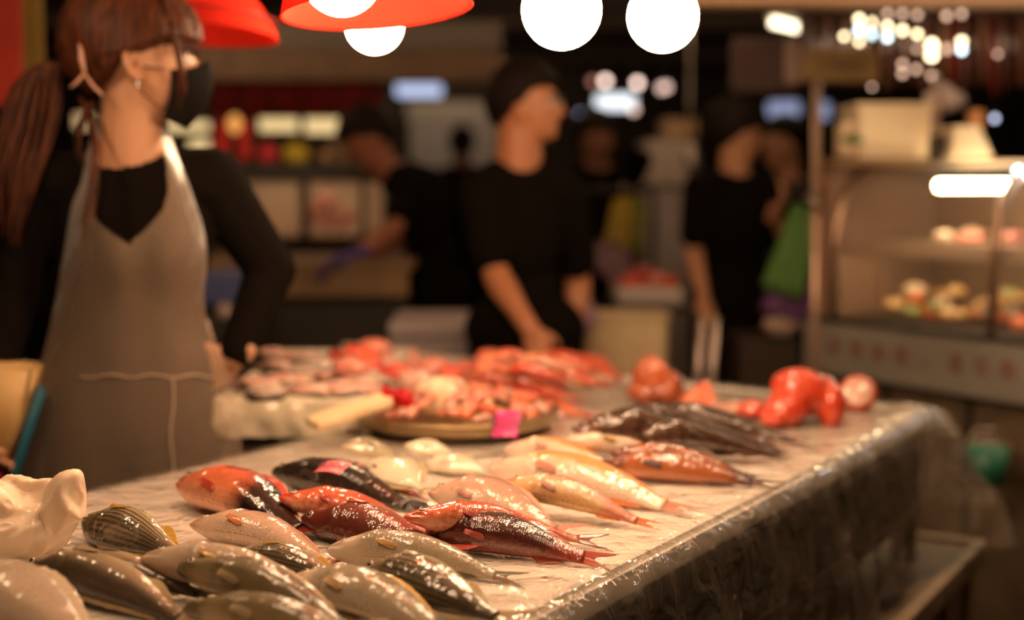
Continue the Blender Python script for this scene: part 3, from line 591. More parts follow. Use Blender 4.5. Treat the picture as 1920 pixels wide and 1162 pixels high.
# ---------------------------------------------------------------- people
skin = mat('skin', (0.58, 0.31, 0.18), 0.48, bump=.08, bscale=200, sss=.15, var=.08, vscale=9)
skin2 = mat('skin_tan', (0.48, 0.22, 0.12), 0.5, sss=.1)
blackc = mat('black_cloth', (0.008, 0.006, 0.0045), 0.95, bump=.35, bscale=35, spec=.04)
hair_d = mat('dark_hair', (0.012, 0.007, 0.005), 0.6, bump=.6, bscale=60, spec=.15)
lip = mat('lips', (.42, .14, .10), .4)
def Rm(fwd, upv=Vector((0, 0, 1))):
    """head frame: x forward, y to the person's left, z up"""
    f = fwd.normalized(); l = upv.cross(f).normalized(); u = f.cross(l); return Matrix((f, l, u)).transposed()
def head_shapes(bm, c, H, s=1.0, ears=True):
    def E(p, r, n=18): ell(bm, c + H @ (Vector(p) * s), (r[0] * s, r[1] * s, r[2] * s), H, n)
    E((-.010, 0, .022), (.094, .074, .090), 24); E((.018, 0, -.005), (.076, .067, .082)); E((.030, 0, -.050), (.056, .056, .055))
    E((.058, 0, -.083), (.027, .027, .022)); E((.022, 0, -.078), (.052, .048, .028)); E((.066, 0, .030), (.022, .050, .020))
    for y in (-1, 1):
        E((.052, y * .036, -.025), (.026, .022, .022))
        if ears:
            E((-.004, y * .074, -.012), (.017, .0075, .028), 12); E((-.002, y * .073, -.036), (.009, .006, .009), 10)
    capsule(bm, c + H @ (Vector((.082, 0, .012)) * s), c + H @ (Vector((.104, 0, -.026)) * s), .008 * s, .013 * s, 12)
    E((.093, .009, -.030), (.010, .009, .007), 10); E((.093, -.009, -.030), (.010, .009, .007), 10)
    E((.078, 0, -.052), (.012, .022, .008), 12); E((.076, 0, -.062), (.011, .019, .007), 12)
def face_bits(c, H, s, root, eyes=True):
    for y in (-1, 1):
        bm = BM(); ell(bm, c + H @ (Vector((.077, y * .031, .002)) * s), (.012 * s,) * 3, H, 14)
        for f in bm.faces:
            d = (f.calc_center_median() - (c + H @ (Vector((.077, y * .031, .002)) * s))).normalized()
            if d.dot(H @ Vector((1, 0, 0))) > .86: f.material_index = 1
        obj('eye', bm, None, root, mats=[mat('eye_white', (.7, .62, .55), .2), mat('iris', (.03, .015, .01), .1)])
        bm = BM(); tube(bm, [c + H @ (Vector((.090 - .006 * abs(t), y * (.031 + .018 * t), .022 - .006 * t * t)) * s) for t in (-1, -.5, 0, .5, 1)], [.001 * s, .003 * s, .0035 * s, .003 * s, .001 * s], 8); obj('eyebrow', bm, hair_d, root)
def hand_shapes(bm, wrist, d, palm_n, s=1.0, curl=.5, thumb=1):
    """palm, four unequal bent fingers and a thumb leaving the side of the palm"""
    d = d.normalized(); palm_n = (palm_n - d * palm_n.dot(d)).normalized(); sd = d.cross(palm_n) * thumb
    M3 = Matrix((d, sd, palm_n)).transposed()
    ell(bm, wrist + d * .045 * s, (.050 * s, .040 * s, .015 * s), M3, 16); capsule(bm, wrist - d * .02 * s, wrist + d * .02 * s, .026 * s, .028 * s, flat=.7, fdir=palm_n)
    for i, (off, ln, r) in enumerate(((.029, .070, .0088), (.010, .078, .009), (-.010, .073, .0088), (-.028, .056, .0078))):
        p = wrist + d * (.082 - .006 * (i == 3)) * s + sd * off * s; a = 0.12 + .05 * i; fd = (d + sd * (off * 2.2)).normalized(); pts = [p - fd * .015 * s, p]; rr = [r * s * 1.05, r * s]
        for k, seg in enumerate((.45, .31, .24)):
            a += curl * (.75, .9, .6)[k]; p = p + (fd * math.cos(a) + palm_n * math.sin(a)) * ln * seg * s; pts.append(p); rr.append(r * s * (.95, .88, .74)[k])
        chain(bm, pts, rr)
    p = wrist + d * .022 * s + sd * .030 * s; td = (d * .65 + sd * .65 + palm_n * .38).normalized(); td2 = (d * .85 + sd * .2 + palm_n * .48).normalized()
    chain(bm, [wrist + d * .01 * s + sd * .012 * s, p, p + td * .032 * s, p + td * .032 * s + td2 * .028 * s], [.014 * s, .0125 * s, .0105 * s, .0085 * s])
def person(name_label, J, face, s=1.0, sleeve='short', shirt=blackc, sk=None, group=None, vox=.010, arms_r=(.046, .037, .026), wid=1.0, pants=None, fing=True, hair='short', cat='person', hairm=None, apron=None, upv=Vector((0, 0, 1)), curl=.5, nw=1.0, nkz=.045):
    """J: joints in world space: head, neck, chest, pelvis, and for l / r: sh, el, wr, hip, kn, an, and hand directions"""
    sk = sk or skin2; root = thing('person', name_label, cat, Vector((J['pelvis'].x, J['pelvis'].y, 0)), 0, group); H = Rm(face, upv)
    across = (J['shl'] - J['shr']); wv = across.normalized(); fw = wv.cross(Vector((0, 0, 1))).normalized()
    T3 = Matrix((wv, -fw, Vector((0, 0, 1)))).transposed()
    def torso(bm, g):
        w_ = across.length / 2
        ell(bm, J['chest'], ((w_ * .90 + g), (.105 * s * wid + g), .17 * s + g), T3, 24)
        ell(bm, J['chest'].lerp(J['neck'], .62), ((w_ * .80 + g), (.075 * s * wid + g), .085 * s), T3, 20)
        mid = J['chest'].lerp(J['pelvis'], .55); ell(bm, mid, ((w_ * .74 * wid + g), (.095 * s * wid + g), .18 * s), T3, 24)
        for a in ('shl', 'shr'): capsule(bm, J['neck'].lerp(J['chest'], .22 if hair else .35), J[a], (.064 if hair else .055) * s + g, arms_r[0] * s * 1.12 + g)
    def hips(bm, g):
        ell(bm, J['pelvis'], (.165 * s * wid + g, .115 * s * wid + g, .13 * s), T3, 24)
    bm = BM(); torso(bm, -.004); hips(bm, -.004); head_shapes(bm, J['head'], H, s)
    capsule(bm, J['neck'] - Vector((0, 0, .05 * s)), J['head'] - Vector((0, 0, .05 * s)) - H @ Vector((.022 * s, 0, 0)), .062 * s * nw, .054 * s * nw)
    for a in 'lr':
        chain(bm, [J['sh' + a], J['el' + a], J['wr' + a]], [arms_r[0] * s, arms_r[1] * s, arms_r[2] * s])
        el = J['el' + a]; capsule(bm, el.lerp(J['wr' + a], .12), el.lerp(J['wr' + a], .45), arms_r[1] * s * 1.08, arms_r[1] * s * .92)
        d = J.get('hd' + a, J['wr' + a] - J['el' + a]); pn = J.get('pn' + a, -fw)
        if fing: hand_shapes(bm, J['wr' + a], d, pn, s, curl, J.get('th' + a, 1))
        chain(bm, [J['hip' + a], J['kn' + a], J['an' + a]], [.078 * s, .054 * s, .036 * s]); 
    obj('body', remesh(bm, vox, 3), sk, root)
    bm = BM(); torso(bm, .010)
    for a in 'lr':
        e = J['el' + a]; sh_ = J['sh' + a]; wr = J['wr' + a]
        if sleeve == 'short': q = sh_.lerp(e, .72); capsule(bm, sh_, q, arms_r[0] * s * 1.12 + .010, arms_r[0] * s + .014)
        elif sleeve == 'long': chain(bm, [sh_, e, e.lerp(wr, .93)], [arms_r[0] * s * 1.08 + .008, arms_r[1] * s + .011, arms_r[2] * s + .009])
    ell(bm, J['pelvis'] + Vector((0, 0, .06)), (.165 * s * wid + .016, .115 * s * wid + .016, .13 * s), T3, 24)
    nk = J['neck']; me = remesh(bm, vox, 3, keep=lambda c: (c - (nk + Vector((0, 0, nkz * s)))).length > .085 * s)
    obj('shirt', me, shirt, root)
    bm = BM(); hips(bm, .008)
    for a in 'lr': chain(bm, [J['hip' + a], J['kn' + a], J['an' + a]], [.088 * s, .064 * s, .052 * s])
    obj('trousers', remesh(bm, vox * 1.3, 2), pants or blackc, root)
    for a in 'lr':
        bm = BM(); an = J['an' + a]; ell(bm, Vector((an.x, an.y, .042)) + fw * .05 * s, (.048 * s, .125 * s, .042), T3, 16); obj('shoe', bm, mat('shoe', (.02, .02, .02), .5), root)
    # hair
    hm = hairm or hair_d
    if hair: obj('hair', hair_cap(J['head'], H, s, hair), hm, root)
    return root, H
def hair_cap(c, H, s, kind):
    bm = BM(); g = bmesh.ops.create_uvsphere(bm, u_segments=56, v_segments=40, radius=1.0)
    for v in bm.verts:
        d = v.co.copy(); skull = Vector((d.x * .100 - .008, d.y * .080, d.z * .096 + .022)); x, z = skull.x, skull.z
        front = .052 if kind == 'short' else .035
        zb = lerp(-.075, .002, sm(-.09, -.02, x)) if x < -.02 else lerp(.002, front, sm(-.02, .05, x))
        k = sm(-.008, .010, z - zb + .008 * noise.noise(Vector((d.x * 5, d.y * 6, 1)))); th = (.016 if kind == 'short' else .022) * (1 + .35 * noise.noise(d * 6) + .2 * noise.noise(d * 15))
        v.co = c + H @ ((skull * (1 + th / .09) if k > 0 else skull) * s).lerp(H @ Vector((0, 0, 0)), 0) if False else c + H @ ((skull * lerp(.80, 1 + th / .09, k)) * s)
    if kind == 'bun':
        ell(bm, c + H @ (Vector((-.105, 0, .06)) * s), (.040 * s, .042 * s, .042 * s), H, 16); tube(bm, [c + H @ (Vector((-.085, 0, .05)) * s), c + H @ (Vector((-.095, 0, .055)) * s)], .03 * s, 12)
    return bm

# ---------------------------------------------------------------- the woman behind the table
YW = 2.62
def W2(px, py, dy=0.0): return D(px, py, YW + dy)
J = dict(head=W2(268, 112, .02), neck=W2(243, 292, .03), chest=W2(250, 440, .03), pelvis=W2(250, 760, .04),
         shl=W2(398, 338, .04), shr=W2(88, 345, .05), ell=W2(508, 505, .10), elr=W2(22, 560, .02), wrl=W2(440, 668, .03), wrr=W2(-15, 735, -.10),
         hdl=Vector((-.75, .15, -.5)), pnl=Vector((-.3, 1, .1)), hdr=Vector((-.1, -.3, -1)), pnr=Vector((1, .2, 0)), thr=-1, thl=-1)
for a, sx in (('l', 1), ('r', -1)):
    J['hip' + a] = J['pelvis'] + Vector((sx * .085, 0, -.06)); J['kn' + a] = Vector((J['hip' + a].x + sx * .02, YW + .04, .43)); J['an' + a] = Vector((J['hip' + a].x + sx * .02, YW + .10, .07))
auburn = bpy.data.materials.new('auburn_hair'); auburn.use_nodes = True; nt = auburn.node_tree; b = nt.nodes['Principled BSDF']
nz = nt.nodes.new('ShaderNodeTexNoise'); nz.inputs['Scale'].default_value = 1.0; nz.inputs['Detail'].default_value = 5; tc = nt.nodes.new('ShaderNodeTexCoord'); mp = nt.nodes.new('ShaderNodeMapping'); mp.inputs['Scale'].default_value = (130, 60, 14); mp.inputs['Rotation'].default_value = (0, R(-25), 0)
nt.links.new(tc.outputs['Object'], mp.inputs[0]); nt.links.new(mp.outputs[0], nz.inputs['Vector']); rp = nt.nodes.new('ShaderNodeValToRGB'); rp.color_ramp.elements[0].color = (.035, .011, .005, 1); rp.color_ramp.elements[1].color = (.12, .034, .012, 1); rp.color_ramp.elements[0].position = .35; rp.color_ramp.elements[1].position = .7
nt.links.new(nz.outputs['Fac'], rp.inputs[0]); nt.links.new(rp.outputs[0], b.inputs['Base Color']); b.inputs['Roughness'].default_value = .5; b.inputs['Specular IOR Level'].default_value = .22
bp = nt.nodes.new('ShaderNodeBump'); bp.inputs['Strength'].default_value = .8; bp.inputs['Distance'].default_value = .004; nt.links.new(nz.outputs['Fac'], bp.inputs['Height']); nt.links.new(bp.outputs['Normal'], b.inputs['Normal'])
face_d = Vector((1, .10, -.05))
woman, HW = person('woman in black long sleeves and translucent apron, black mask and auburn ponytail, hand on hip', J, face_d, 1.0, 'long', blackc, skin, None, vox=.006, arms_r=(.047, .038, .025), wid=.86, hair=None, nkz=.022)
c0 = J['head']
def hw(px, py, dy=0.0): return D(px, py, YW + .02 + dy)
# hair: a shaped cap with sweeping locks, then fringe, ponytail and loose strands
bm = BM(); g = bmesh.ops.create_uvsphere(bm, u_segments=110, v_segments=80, radius=1.0)
for v in bm.verts:
    d = v.co.copy(); sk_ = Vector((d.x * .106 - .014, d.y * .084, d.z * .100 + .026)); x, z = sk_.x, sk_.z
    zb = lerp(-.10, -.060, sm(-.12, -.075, x)) if x < -.075 else (lerp(-.060, .004, sm(-.075, -.010, x)) if x < -.010 else lerp(.004, .030, sm(-.01, .06, x)))
    k = sm(-.006, .006, z - zb); lock = noise.noise(Vector((x * 16 - z * 10, d.y * 5, z * 7))) * .5 + .35 * noise.noise(Vector((x * 55 - z * 35, d.y * 14, z * 18)))
    th = .018 + .010 * lock + .010 * sm(0, -.09, x); v.co = c0 + HW @ (sk_ * lerp(.78, 1 + th / .095, k))
rnd = random.Random(3)
for i in range(46):      # fringe locks from the crown over the forehead
    y = lerp(-.070, .060, i / 45); p = []
    ex = .098 - abs(y) * .45 + rnd.uniform(-.004, .004); zt_ = rnd.uniform(.006, .024) if y > -.055 else rnd.uniform(0, .03)
    for t in (0, .25, .5, .75, 1):
        a = lerp(1.35, .30, t ** .9); p.append(c0 + HW @ Vector((-.008 + (ex + .014) * math.cos(a), y * (.75 + .35 * t) + rnd.uniform(-.001, .001), lerp(.026 + .112 * math.sin(a), zt_, sm(.55, 1, t)))))
    tube(bm, p, [.010, .009, .0075, .005, .0015], 7, flat=.6)
for i in range(30):      # locks sweeping back over the ear towards the tie
    t0 = i / 29; p = []
    for t in (0, .33, .66, 1):
        x = lerp(.055 - .03 * t0, -.115, t); z = lerp(.050 + .06 * t0, -.01 + .03 * t0, t) - .016 * math.sin(t * 3.1) * (1 - t0); yy = -math.sqrt(max(0.0006, 1 - ((x + .012) / .128) ** 2 - ((z - .026) / .125) ** 2)) * .100
        p.append(c0 + HW @ Vector((x, yy, z)))
    tube(bm, p, [.005, .009, .009, .006], 7, flat=.6)
hair = obj('hair', bm, auburn, woman)
tie = hw(150, 145, -.03)
def strands(name, ctrl, n, spread, r, seed, par, mat_=auburn):
    rn = random.Random(seed); bm = BM()
    for i in range(n):
        a, q = rn.uniform(0, 6.28), math.sqrt(rn.random()); pts = []; rr = []
        cut = rn.uniform(.72, 1.0)
        for k in range(13):
            t = k / 12 * cut; c = spline(ctrl, t); sp = spread(t) * q
            pts.append(D(c[0], c[1], YW + c[2]) + Vector((math.cos(a) * sp, math.sin(a) * sp * .7, 0)) + Vector((noise.noise(Vector((i, t * 2.2, 0))), 0, 0)) * .014 * t)
            rr.append(r * (1 - (k / 12) ** 2 * .85))
        tube(bm, pts, rr, 6, flat=.7)
    return obj(name, bm, mat_, par)
strands('ponytail', [(0, 158, 150, .0), (.10, 110, 118, .01), (.22, 72, 150, .01), (.42, 50, 240, .0), (.70, 25, 340, -.03), (1, 12, 470, -.06)], 85, lambda t: .008 + .044 * sm(0, .35, t) - .026 * sm(.5, 1, t), .0062, 5, hair)
strands('loose_strand', [(0, 150, 180, -.02), (.25, 172, 240, -.08), (.5, 178, 310, -.13), (1, 150, 500, -.16)], 10, lambda t: .004 + .006 * t, .0022, 6, hair)
strands('side_lock', [(0, 320, 40, -.075), (.3, 334, 95, -.078), (.65, 341, 160, -.065), (1, 336, 212, -.055)], 12, lambda t: .004 + .002 * t, .0028, 8, hair)
strands('nape_strand', [(0, 175, 190, -.01), (.5, 150, 250, -.02), (1, 165, 330, -.04)], 8, lambda t: .008, .0020, 9, hair)
bm = BM()
for pts in ([(150, 82), (153, 112), (158, 136)], [(158, 136), (174, 160), (194, 180)], [(158, 136), (146, 152), (132, 164)]): tube(bm, [hw(px, py, -.098 if k else -.094) for k, (px, py) in enumerate(pts)], [.0035, .0045, .0035], 8, flat=.6)
obj('hair_clip', bm, mat('clip_pink', (.62, .36, .26), .35), hair)
# black face mask with ear loops
bm = BM(); rows = []
for i in range(29):
    t = i / 28; row = []; z = lerp(-.012, -.112, t)
    for j in range(33):
        a = lerp(-.98, .98, j / 32); bulge = .030 * math.cos(a * .95) ** 2 * math.sin(math.pi * (.15 + .75 * t)) ; rx = lerp(.092, .070, t ** 2) + bulge; ry = lerp(.068, .058, t)
        x = .004 + rx * math.cos(a) + (.012 * math.exp(-(a / .25) ** 2) * (1 - t)); y = ry * math.sin(a); zz = z + .018 * math.exp(-(a / .35) ** 2) * (1 - t) - .020 * t * (math.cos(a) - .5) + (.016 * (1 - t) - .0) * 0 - .016 * (1 - math.cos(a)) * (1 - 2 * t)
        row.append(bm.verts.new(c0 + HW @ Vector((x, y * 1.03, zz))))
    rows.append(row)
for a_, b_ in zip(rows, rows[1:]):
    for i in range(32): bm.faces.new((a_[i], a_[i + 1], b_[i + 1], b_[i]))
bmesh.ops.solidify(bm, geom=bm.faces[:], thickness=.0015)
mask = obj('face_mask', bm, mat('mask_black', (.016, .012, .009), .7, bump=.15, bscale=150, spec=.15), woman)
for y in (-1, 1):
    for za, xa in ((-.020, .050), (-.088, .040)):
        bm = BM(); tube(bm, [c0 + HW @ Vector(q) for q in ((xa, y * .068 if za > -.05 else y * .056, za), (.018, y * .0775, za * .75 - .003), (-.006, y * .080, lerp(za, -.014, .65)))], .0016, 8); obj('ear_loop', bm, MATS['mask_black'], mask)
bm = BM(); e = c0 + HW @ Vector((.006, -.090, -.046)); ell(bm, e, (.004, .004, .004), None, 12); ell(bm, e + Vector((0, -.001, -.008)), (.0028, .0028, .005), None, 12); obj('earring', bm, mat('silver', (.8, .75, .7), .15, metal=1), woman)
bm = BM(); ear = [(-.006, .020), (-.018, .014), (-.023, .000), (-.020, -.016), (-.011, -.030), (-.002, -.040), (.005, -.038), (.006, -.030)]
tube(bm, [c0 + HW @ Vector((.004, -.080, .010))] + [c0 + HW @ Vector((x + .004, -.0865 - .004 * (x < -.01), z)) for x, z in ear], [.003, .004, .0045, .0045, .0045, .005, .006, .0055, .003], 10)
ell(bm, c0 + HW @ Vector((-.006, -.080, -.012)), (.015, .006, .024), HW, 16); ell(bm, c0 + HW @ Vector((.009, -.0795, -.016)), (.004, .004, .006), HW, 10); obj('ear', remesh(bm, .0018, 2), skin, woman)
bm = BM(); ell(bm, c0 + HW @ Vector((.001, -.0855, -.014)), (.005, .004, .008), HW, 12); obj('ear_hollow_shade', bm, mat('ear_shadow', (.30, .11, .06), .6), woman)  # dark blob paints the shade inside the ear
face_bits(c0, HW, 1.0, woman)
# translucent apron: outline from neck straps down to the hem
AP = [  # py, left px, right px
 (222, 172, 312), (262, 168, 322), (300, 160, 336), (340, 150, 352), (380, 136, 366), (420, 128, 379), (460, 122, 387), (500, 115, 388), (560, 104, 383), (620, 92, 394), (680, 76, 420), (740, 60, 436), (800, 46, 448), (860, 36, 457), (930, 24, 464), (1010, 14, 470), (1090, 8, 474)]
def front(px, py):
    c = spline([(a, b, d) for a, b, d in AP], py); mid = (c[0] + c[1]) / 2; hwid = (c[1] - c[0]) / 2; s = (px - mid) / hwid
    bust = .030 * math.exp(-((py - 470) / 75) ** 2) * (math.exp(-((px - 200) / 55) ** 2) + math.exp(-((px - 318) / 55) ** 2))
    lowr = .02 * sm(560, 900, py)
    dep = -.098 - .025 * sm(250, 400, py) * 1 - bust - lowr + (.085 * abs(s) ** 2.6) + .055 * sm(300, 220, py)
    dep += .008 * noise.noise(Vector((px * .016, py * .003, 2))) * sm(300, 500, py) + .0022 * noise.noise(Vector((px * .04 + py * .02, py * .012, 6)))
    return dep
def neck_cut(px, py):
    if py < 262: return 186 < px < 304
    if py > 458: return False
    l = spline([(262, 184), (330, 178), (400, 176), (430, 200), (458, 240)], py)[0]; r = spline([(262, 306), (330, 314), (385, 308), (425, 276), (458, 242)], py)[0]
    return l < px < r
bm = BM(); vs_ = {}
NX, NY = 84, 150
for j in range(NY + 1):
    py = lerp(222, 1090, j / NY); c = spline([(a, b, d) for a, b, d in AP], py)
    for i in range(NX + 1):
        px = lerp(c[0], c[1], i / NX); vs_[i, j] = (bm.verts.new(W2(px, py, front(px, py))), px, py)
for j in range(NY):
    for i in range(NX):
        q = [vs_[i, j], vs_[i + 1, j], vs_[i + 1, j + 1], vs_[i, j + 1]]; mx = sum(a[1] for a in q) / 4; my = sum(a[2] for a in q) / 4
        if not neck_cut(mx, my): bm.faces.new([a[0] for a in q])
bmesh.ops.delete(bm, geom=[v for v in bm.verts if not v.link_faces], context='VERTS')
apron = obj('apron', bm, film('apron_film', (0.56, 0.42, 0.31), 0.36, rough=.6, bump=.10, bscale=9, gloss=.05), woman)
def seam(pts, r=.0016):
    bm = BM(); tube(bm, [W2(px, py, front(px, py) - .003) for px, py in pts], r, 6); obj('seam', bm, mat('seam_milk', (.60, .46, .34), .4, alpha=.7), apron)
seam([(lerp(150, 398, t / 20), 705 + 3 * math.sin(t)) for t in range(21)]); seam([(323 + 3 * math.sin(t * .7), lerp(708, 930, t / 14)) for t in range(15)])
bm = BM(); g_ = [J['wrl'] + Vector((0, 0, 0))]
# waist tie at the back seen beside the hip
tube(bm, [W2(388, 600, .02), W2(400, 640, .04), W2(408, 690, .06)], .003, 8); obj('tie_ribbon', bm, MATS['seam_milk'], apron)
# ---------------------------------------------------------------- cut fish and other goods on the table
def lump(bm, c, r, seed, rough=.25, M=None, sub=3, freq=1.6, flat=True):
    g = bmesh.ops.create_icosphere(bm, subdivisions=sub, radius=1.0); o = Vector((seed * 3.1, seed * 1.7, seed * .9))
    for v in g['verts']:
        d = v.co.copy(); k = 1 + rough * noise.noise(d * freq + o) + rough * .4 * noise.noise(d * freq * 2.7 + o)
        q = Vector((d.x * r[0] * k, d.y * r[1] * k, d.z * r[2] * k))
        if flat and q.z < -r[2] * .55: q.z = -r[2] * .55
        v.co = (M @ q if M else q) + Vector(c)
    return bm
def meat(name, col, col2, rough=.22): return mat(name, col, rough, col2=col2, vscale=28, bump=.5, bscale=70, coat=.8, sss=.1)
mt_pale = meat('meat_pale', (.72, .48, .38), (.55, .25, .19)); mt_pink = meat('meat_pink', (.78, .36, .26), (.66, .16, .11)); mt_red = meat('meat_red', (.74, .13, .06), (.55, .05, .03)); mt_or = meat('meat_orange', (.78, .24, .10), (.70, .12, .05)); mt_dk = meat('fish_skin_dark', (.30, .23, .18), (.07, .05, .04)); mt_grey = meat('meat_grey', (.62, .50, .42), (.42, .30, .24))
rn = random.Random(11)
m_far = fish_mat('pinkish_red_fish', [(0, (.80, .50, .34)), (.4, (.78, .28, .14)), (1, (.62, .10, .05))], rough=.25)
def piece(name, label, cat, group, c, r, m, seed, rz=None, skinm=None, tilt=.25):
    rz = rn.uniform(0, 6.28) if rz is None else rz
    M = Matrix.Rotation(rz, 3, 'Z') @ Matrix.Rotation(rn.uniform(-tilt, tilt), 3, 'X')
    if skinm is None:
        bm = BM(); lump(bm, c, r, seed, M=M, sub=3); o = obj(name, bm, m); return tag(o, label, cat, group)
    root = thing(name, label, cat, c, 0, group)
    bm = BM(); lump(bm, c, r, seed, M=M); obj('flesh', bm, m, root)
    bm = BM(); lump(bm, Vector(c) - Vector((0, r[1] * .22, r[2] * .18)), (r[0] * 1.02, r[1] * .86, r[2] * .85), seed, M=M); obj('skin', bm, skinm, root); return root
# pieces on the ice: pale slabs with dark skin
k = 0
for (px, py, rx, ry) in [(480, 722, .050, .030), (540, 716, .055, .030), (500, 738, .040, .022), (590, 735, .060, .028), (650, 728, .060, .030), (565, 700, .05, .03), (620, 708, .055, .03), (690, 735, .06, .028), (725, 716, .055, .032), (670, 705, .05, .03), (520, 690, .05, .03), (600, 688, .05, .03), (560, 672, .05, .03), (515, 666, .05, .028)]:
    c = P(px, py, .872); k += 1
    if c.x > x1 - .04: c.x = x1 - .045
    piece('fish_slab', 'pale fish slab with dark skin lying on the ice in the foam box', 'cut fish', 'pale slabs on the ice', c, (rx, ry, .018), mt_pale if k % 3 else mt_grey, k, rz=rn.uniform(-.5, .5), skinm=mt_dk)
for i, (px, py) in enumerate([(640, 668), (672, 660), (705, 664), (655, 683), (690, 680), (728, 672), (762, 668), (748, 688), (785, 684), (812, 676), (715, 694), (780, 700), (820, 694), (842, 688), (758, 655), (700, 650)]):
    c = P(px, py, .885 + .02 * (i % 2)); c.z = (.880 + .018 * (i % 2)) if c.x < x1 - .03 else .835 + .03 * (i % 2)
    if c.x >= x1 - .03: c = P(px, py + 14, c.z)
    piece('fish_chunk', 'pink and red fish chunk in the pile behind the pale slabs', 'cut fish', 'pink and red chunks in the rear pile', c, (rn.uniform(.035, .055), .032, .024), (mt_pink, mt_red, mt_pale)[i % 3] if i > 2 else mt_red, 30 + i)
# heap of orange red fish at the far edge
hp = []
for row, (py, z) in enumerate([(690, .0), (712, .0), (736, .0), (758, .0), (684, .045), (704, .045), (728, .04), (676, .085), (694, .08)]):
    x0_, x1_ = ((875, 1150), (850, 1165), (860, 1090), (900, 1060), (900, 1110), (880, 1120), (880, 1050), (950, 1080), (920, 1060))[row]
    n = (4, 4, 3, 2, 3, 3, 2, 2, 2)[row]
    for k in range(n): hp.append((lerp(x0_, x1_, (k + .5) / n) + rn.uniform(-14, 14), py + rn.uniform(-4, 4), z))
for i, (px, py, lv) in enumerate(hp):
    l = rn.uniform(100, 130); dy = rn.uniform(-4, 14)
    fish('fish', 'small orange red fish in the heap at the far edge of the table', 'fish', 'orange red fish heaped at the far table edge', ('rockfish', 'grouper')[i % 2], (m_tang, m_far, m_tang)[i % 3], f_red, (px - l * .5, py - dy), (px + l * .5, py + dy), back=1 if i % 4 else -1, roll=.2, bend=.05 * (1 if i % 2 else -1), seed=60 + i, thick=1.15, deep=1.1, dorsal=.04, tailw=.05, simple=True, zh=lv, zt=lv * .8)
# round metal tray of pink meat
tc_ = P(858, 792, ZT + .01); TR = .195
tray = thing('metal_tray', 'shallow round metal tray heaped with pink meat strips', 'tray', tc_)
def disc(bm, c, prof, n=48, sx=1.0, sy=1.0):
    loft(bm, [[c + Vector((r * sx * math.cos(2 * math.pi * k / n), r * sy * math.sin(2 * math.pi * k / n), z)) for k in range(n)] for r, z in prof], cap=True); return bm
brass = mat('tray_metal', (.42, .32, .17), .3, metal=.85, bump=.1)
obj('tray_bowl', disc(BM(), tc_, [(TR * .86, -.004), (TR * .97, .012), (TR, .028), (TR * .985, .028), (TR * .95, .014), (TR * .84, .002)], sy=1.15), brass, tray)
bm = BM(); tube(bm, [tc_ + Vector((TR * math.cos(a * math.pi / 24), TR * 1.15 * math.sin(a * math.pi / 24), .028)) for a in range(49)], .0035, 8, cap=False); obj('tray_rim', bm, brass, tray)
for i in range(96):
    rr_ = math.sqrt(rn.random()) * .86; a = rn.uniform(0, 6.283); x, y = rr_ * math.cos(a), rr_ * math.sin(a); hz = .022 + .040 * (1 - rr_ ** 2) * rn.uniform(.65, 1.1)
    c = tc_ + Vector((x * TR, y * TR * 1.12, hz)); L_ = rn.uniform(.014, .026); an = rn.uniform(0, 6.28); dv = Vector((math.cos(an), math.sin(an), rn.uniform(-.3, .3))); cv = Vector((-dv.y, dv.x, .4)) * rn.uniform(-.014, .014)
    bm = BM(); tube(bm, [c - dv * L_, c - dv * L_ * .5 + cv * .8, c + cv, c + dv * L_ * .5 + cv * .8, c + dv * L_], [.004, .0085, .0095, .008, .004], 8)
    tag(obj('meat_strip', bm, (mt_pink, mt_pink, mt_pale, mt_or)[i % 4]), 'small curled strip of pink meat heaped on the round metal tray', 'meat', 'pink meat strips on the tray')
c = P(826, 742, .852); bm = BM(); lump(bm, c, (.058, .05, .040), 5, rough=.12); ell(bm, c + Vector((-.02, -.035, -.01)), (.03, .02, .02)); tag(obj('squid_body', remesh(bm, .004, 3), mat('cream_flesh', (.80, .66, .44), .3, coat=.6, bump=.3, bscale=50)), 'rounded cream lump of seafood behind the tray of pink meat', 'seafood')
bm = BM(); a = P(692, 745, .868); b2_ = P(775, 747, .868); rows = []
for i in range(24):
    t = i / 23; rows.append([bm.verts.new(a.lerp(b2_, t) + Vector((0, (s - .5) * .10, .012 * noise.noise(Vector((t * 5, s * 4, 1))) + .012 * math.sin(s * 7 + t * 3)))) for s in [j / 13 for j in range(14)]])
for p_, q_ in zip(rows, rows[1:]):
    for i in range(13): bm.faces.new((p_[i], p_[i + 1], q_[i + 1], q_[i]))
bmesh.ops.solidify(bm, geom=bm.faces[:], thickness=.003); tag(obj('red_cloth', bm, mat('red_rag', (.75, .02, .03), .5, bump=.3)), 'bright red folded cloth between the foam box and the metal tray', 'cloth')
bm = BM(); M = Matrix.Translation(P(655, 772, .858)) @ Matrix.Rotation(R(28), 4, 'Z') @ Matrix.Rotation(R(-14), 4, 'Y'); box(bm, (-.075, -.035, -.010), (.075, .035, .010), M, bevel=.008)
bmesh.ops.subdivide_edges(bm, edges=bm.edges[:], cuts=4, use_grid_fill=True)
for v in bm.verts: v.co.z += .005 * noise.noise(v.co * 40)
tag(obj('cream_pad', bm, mat('cream_cloth', (.74, .58, .34), .6, bump=.4)), 'cream yellow folded pad leaning on the front of the foam box', 'pad')
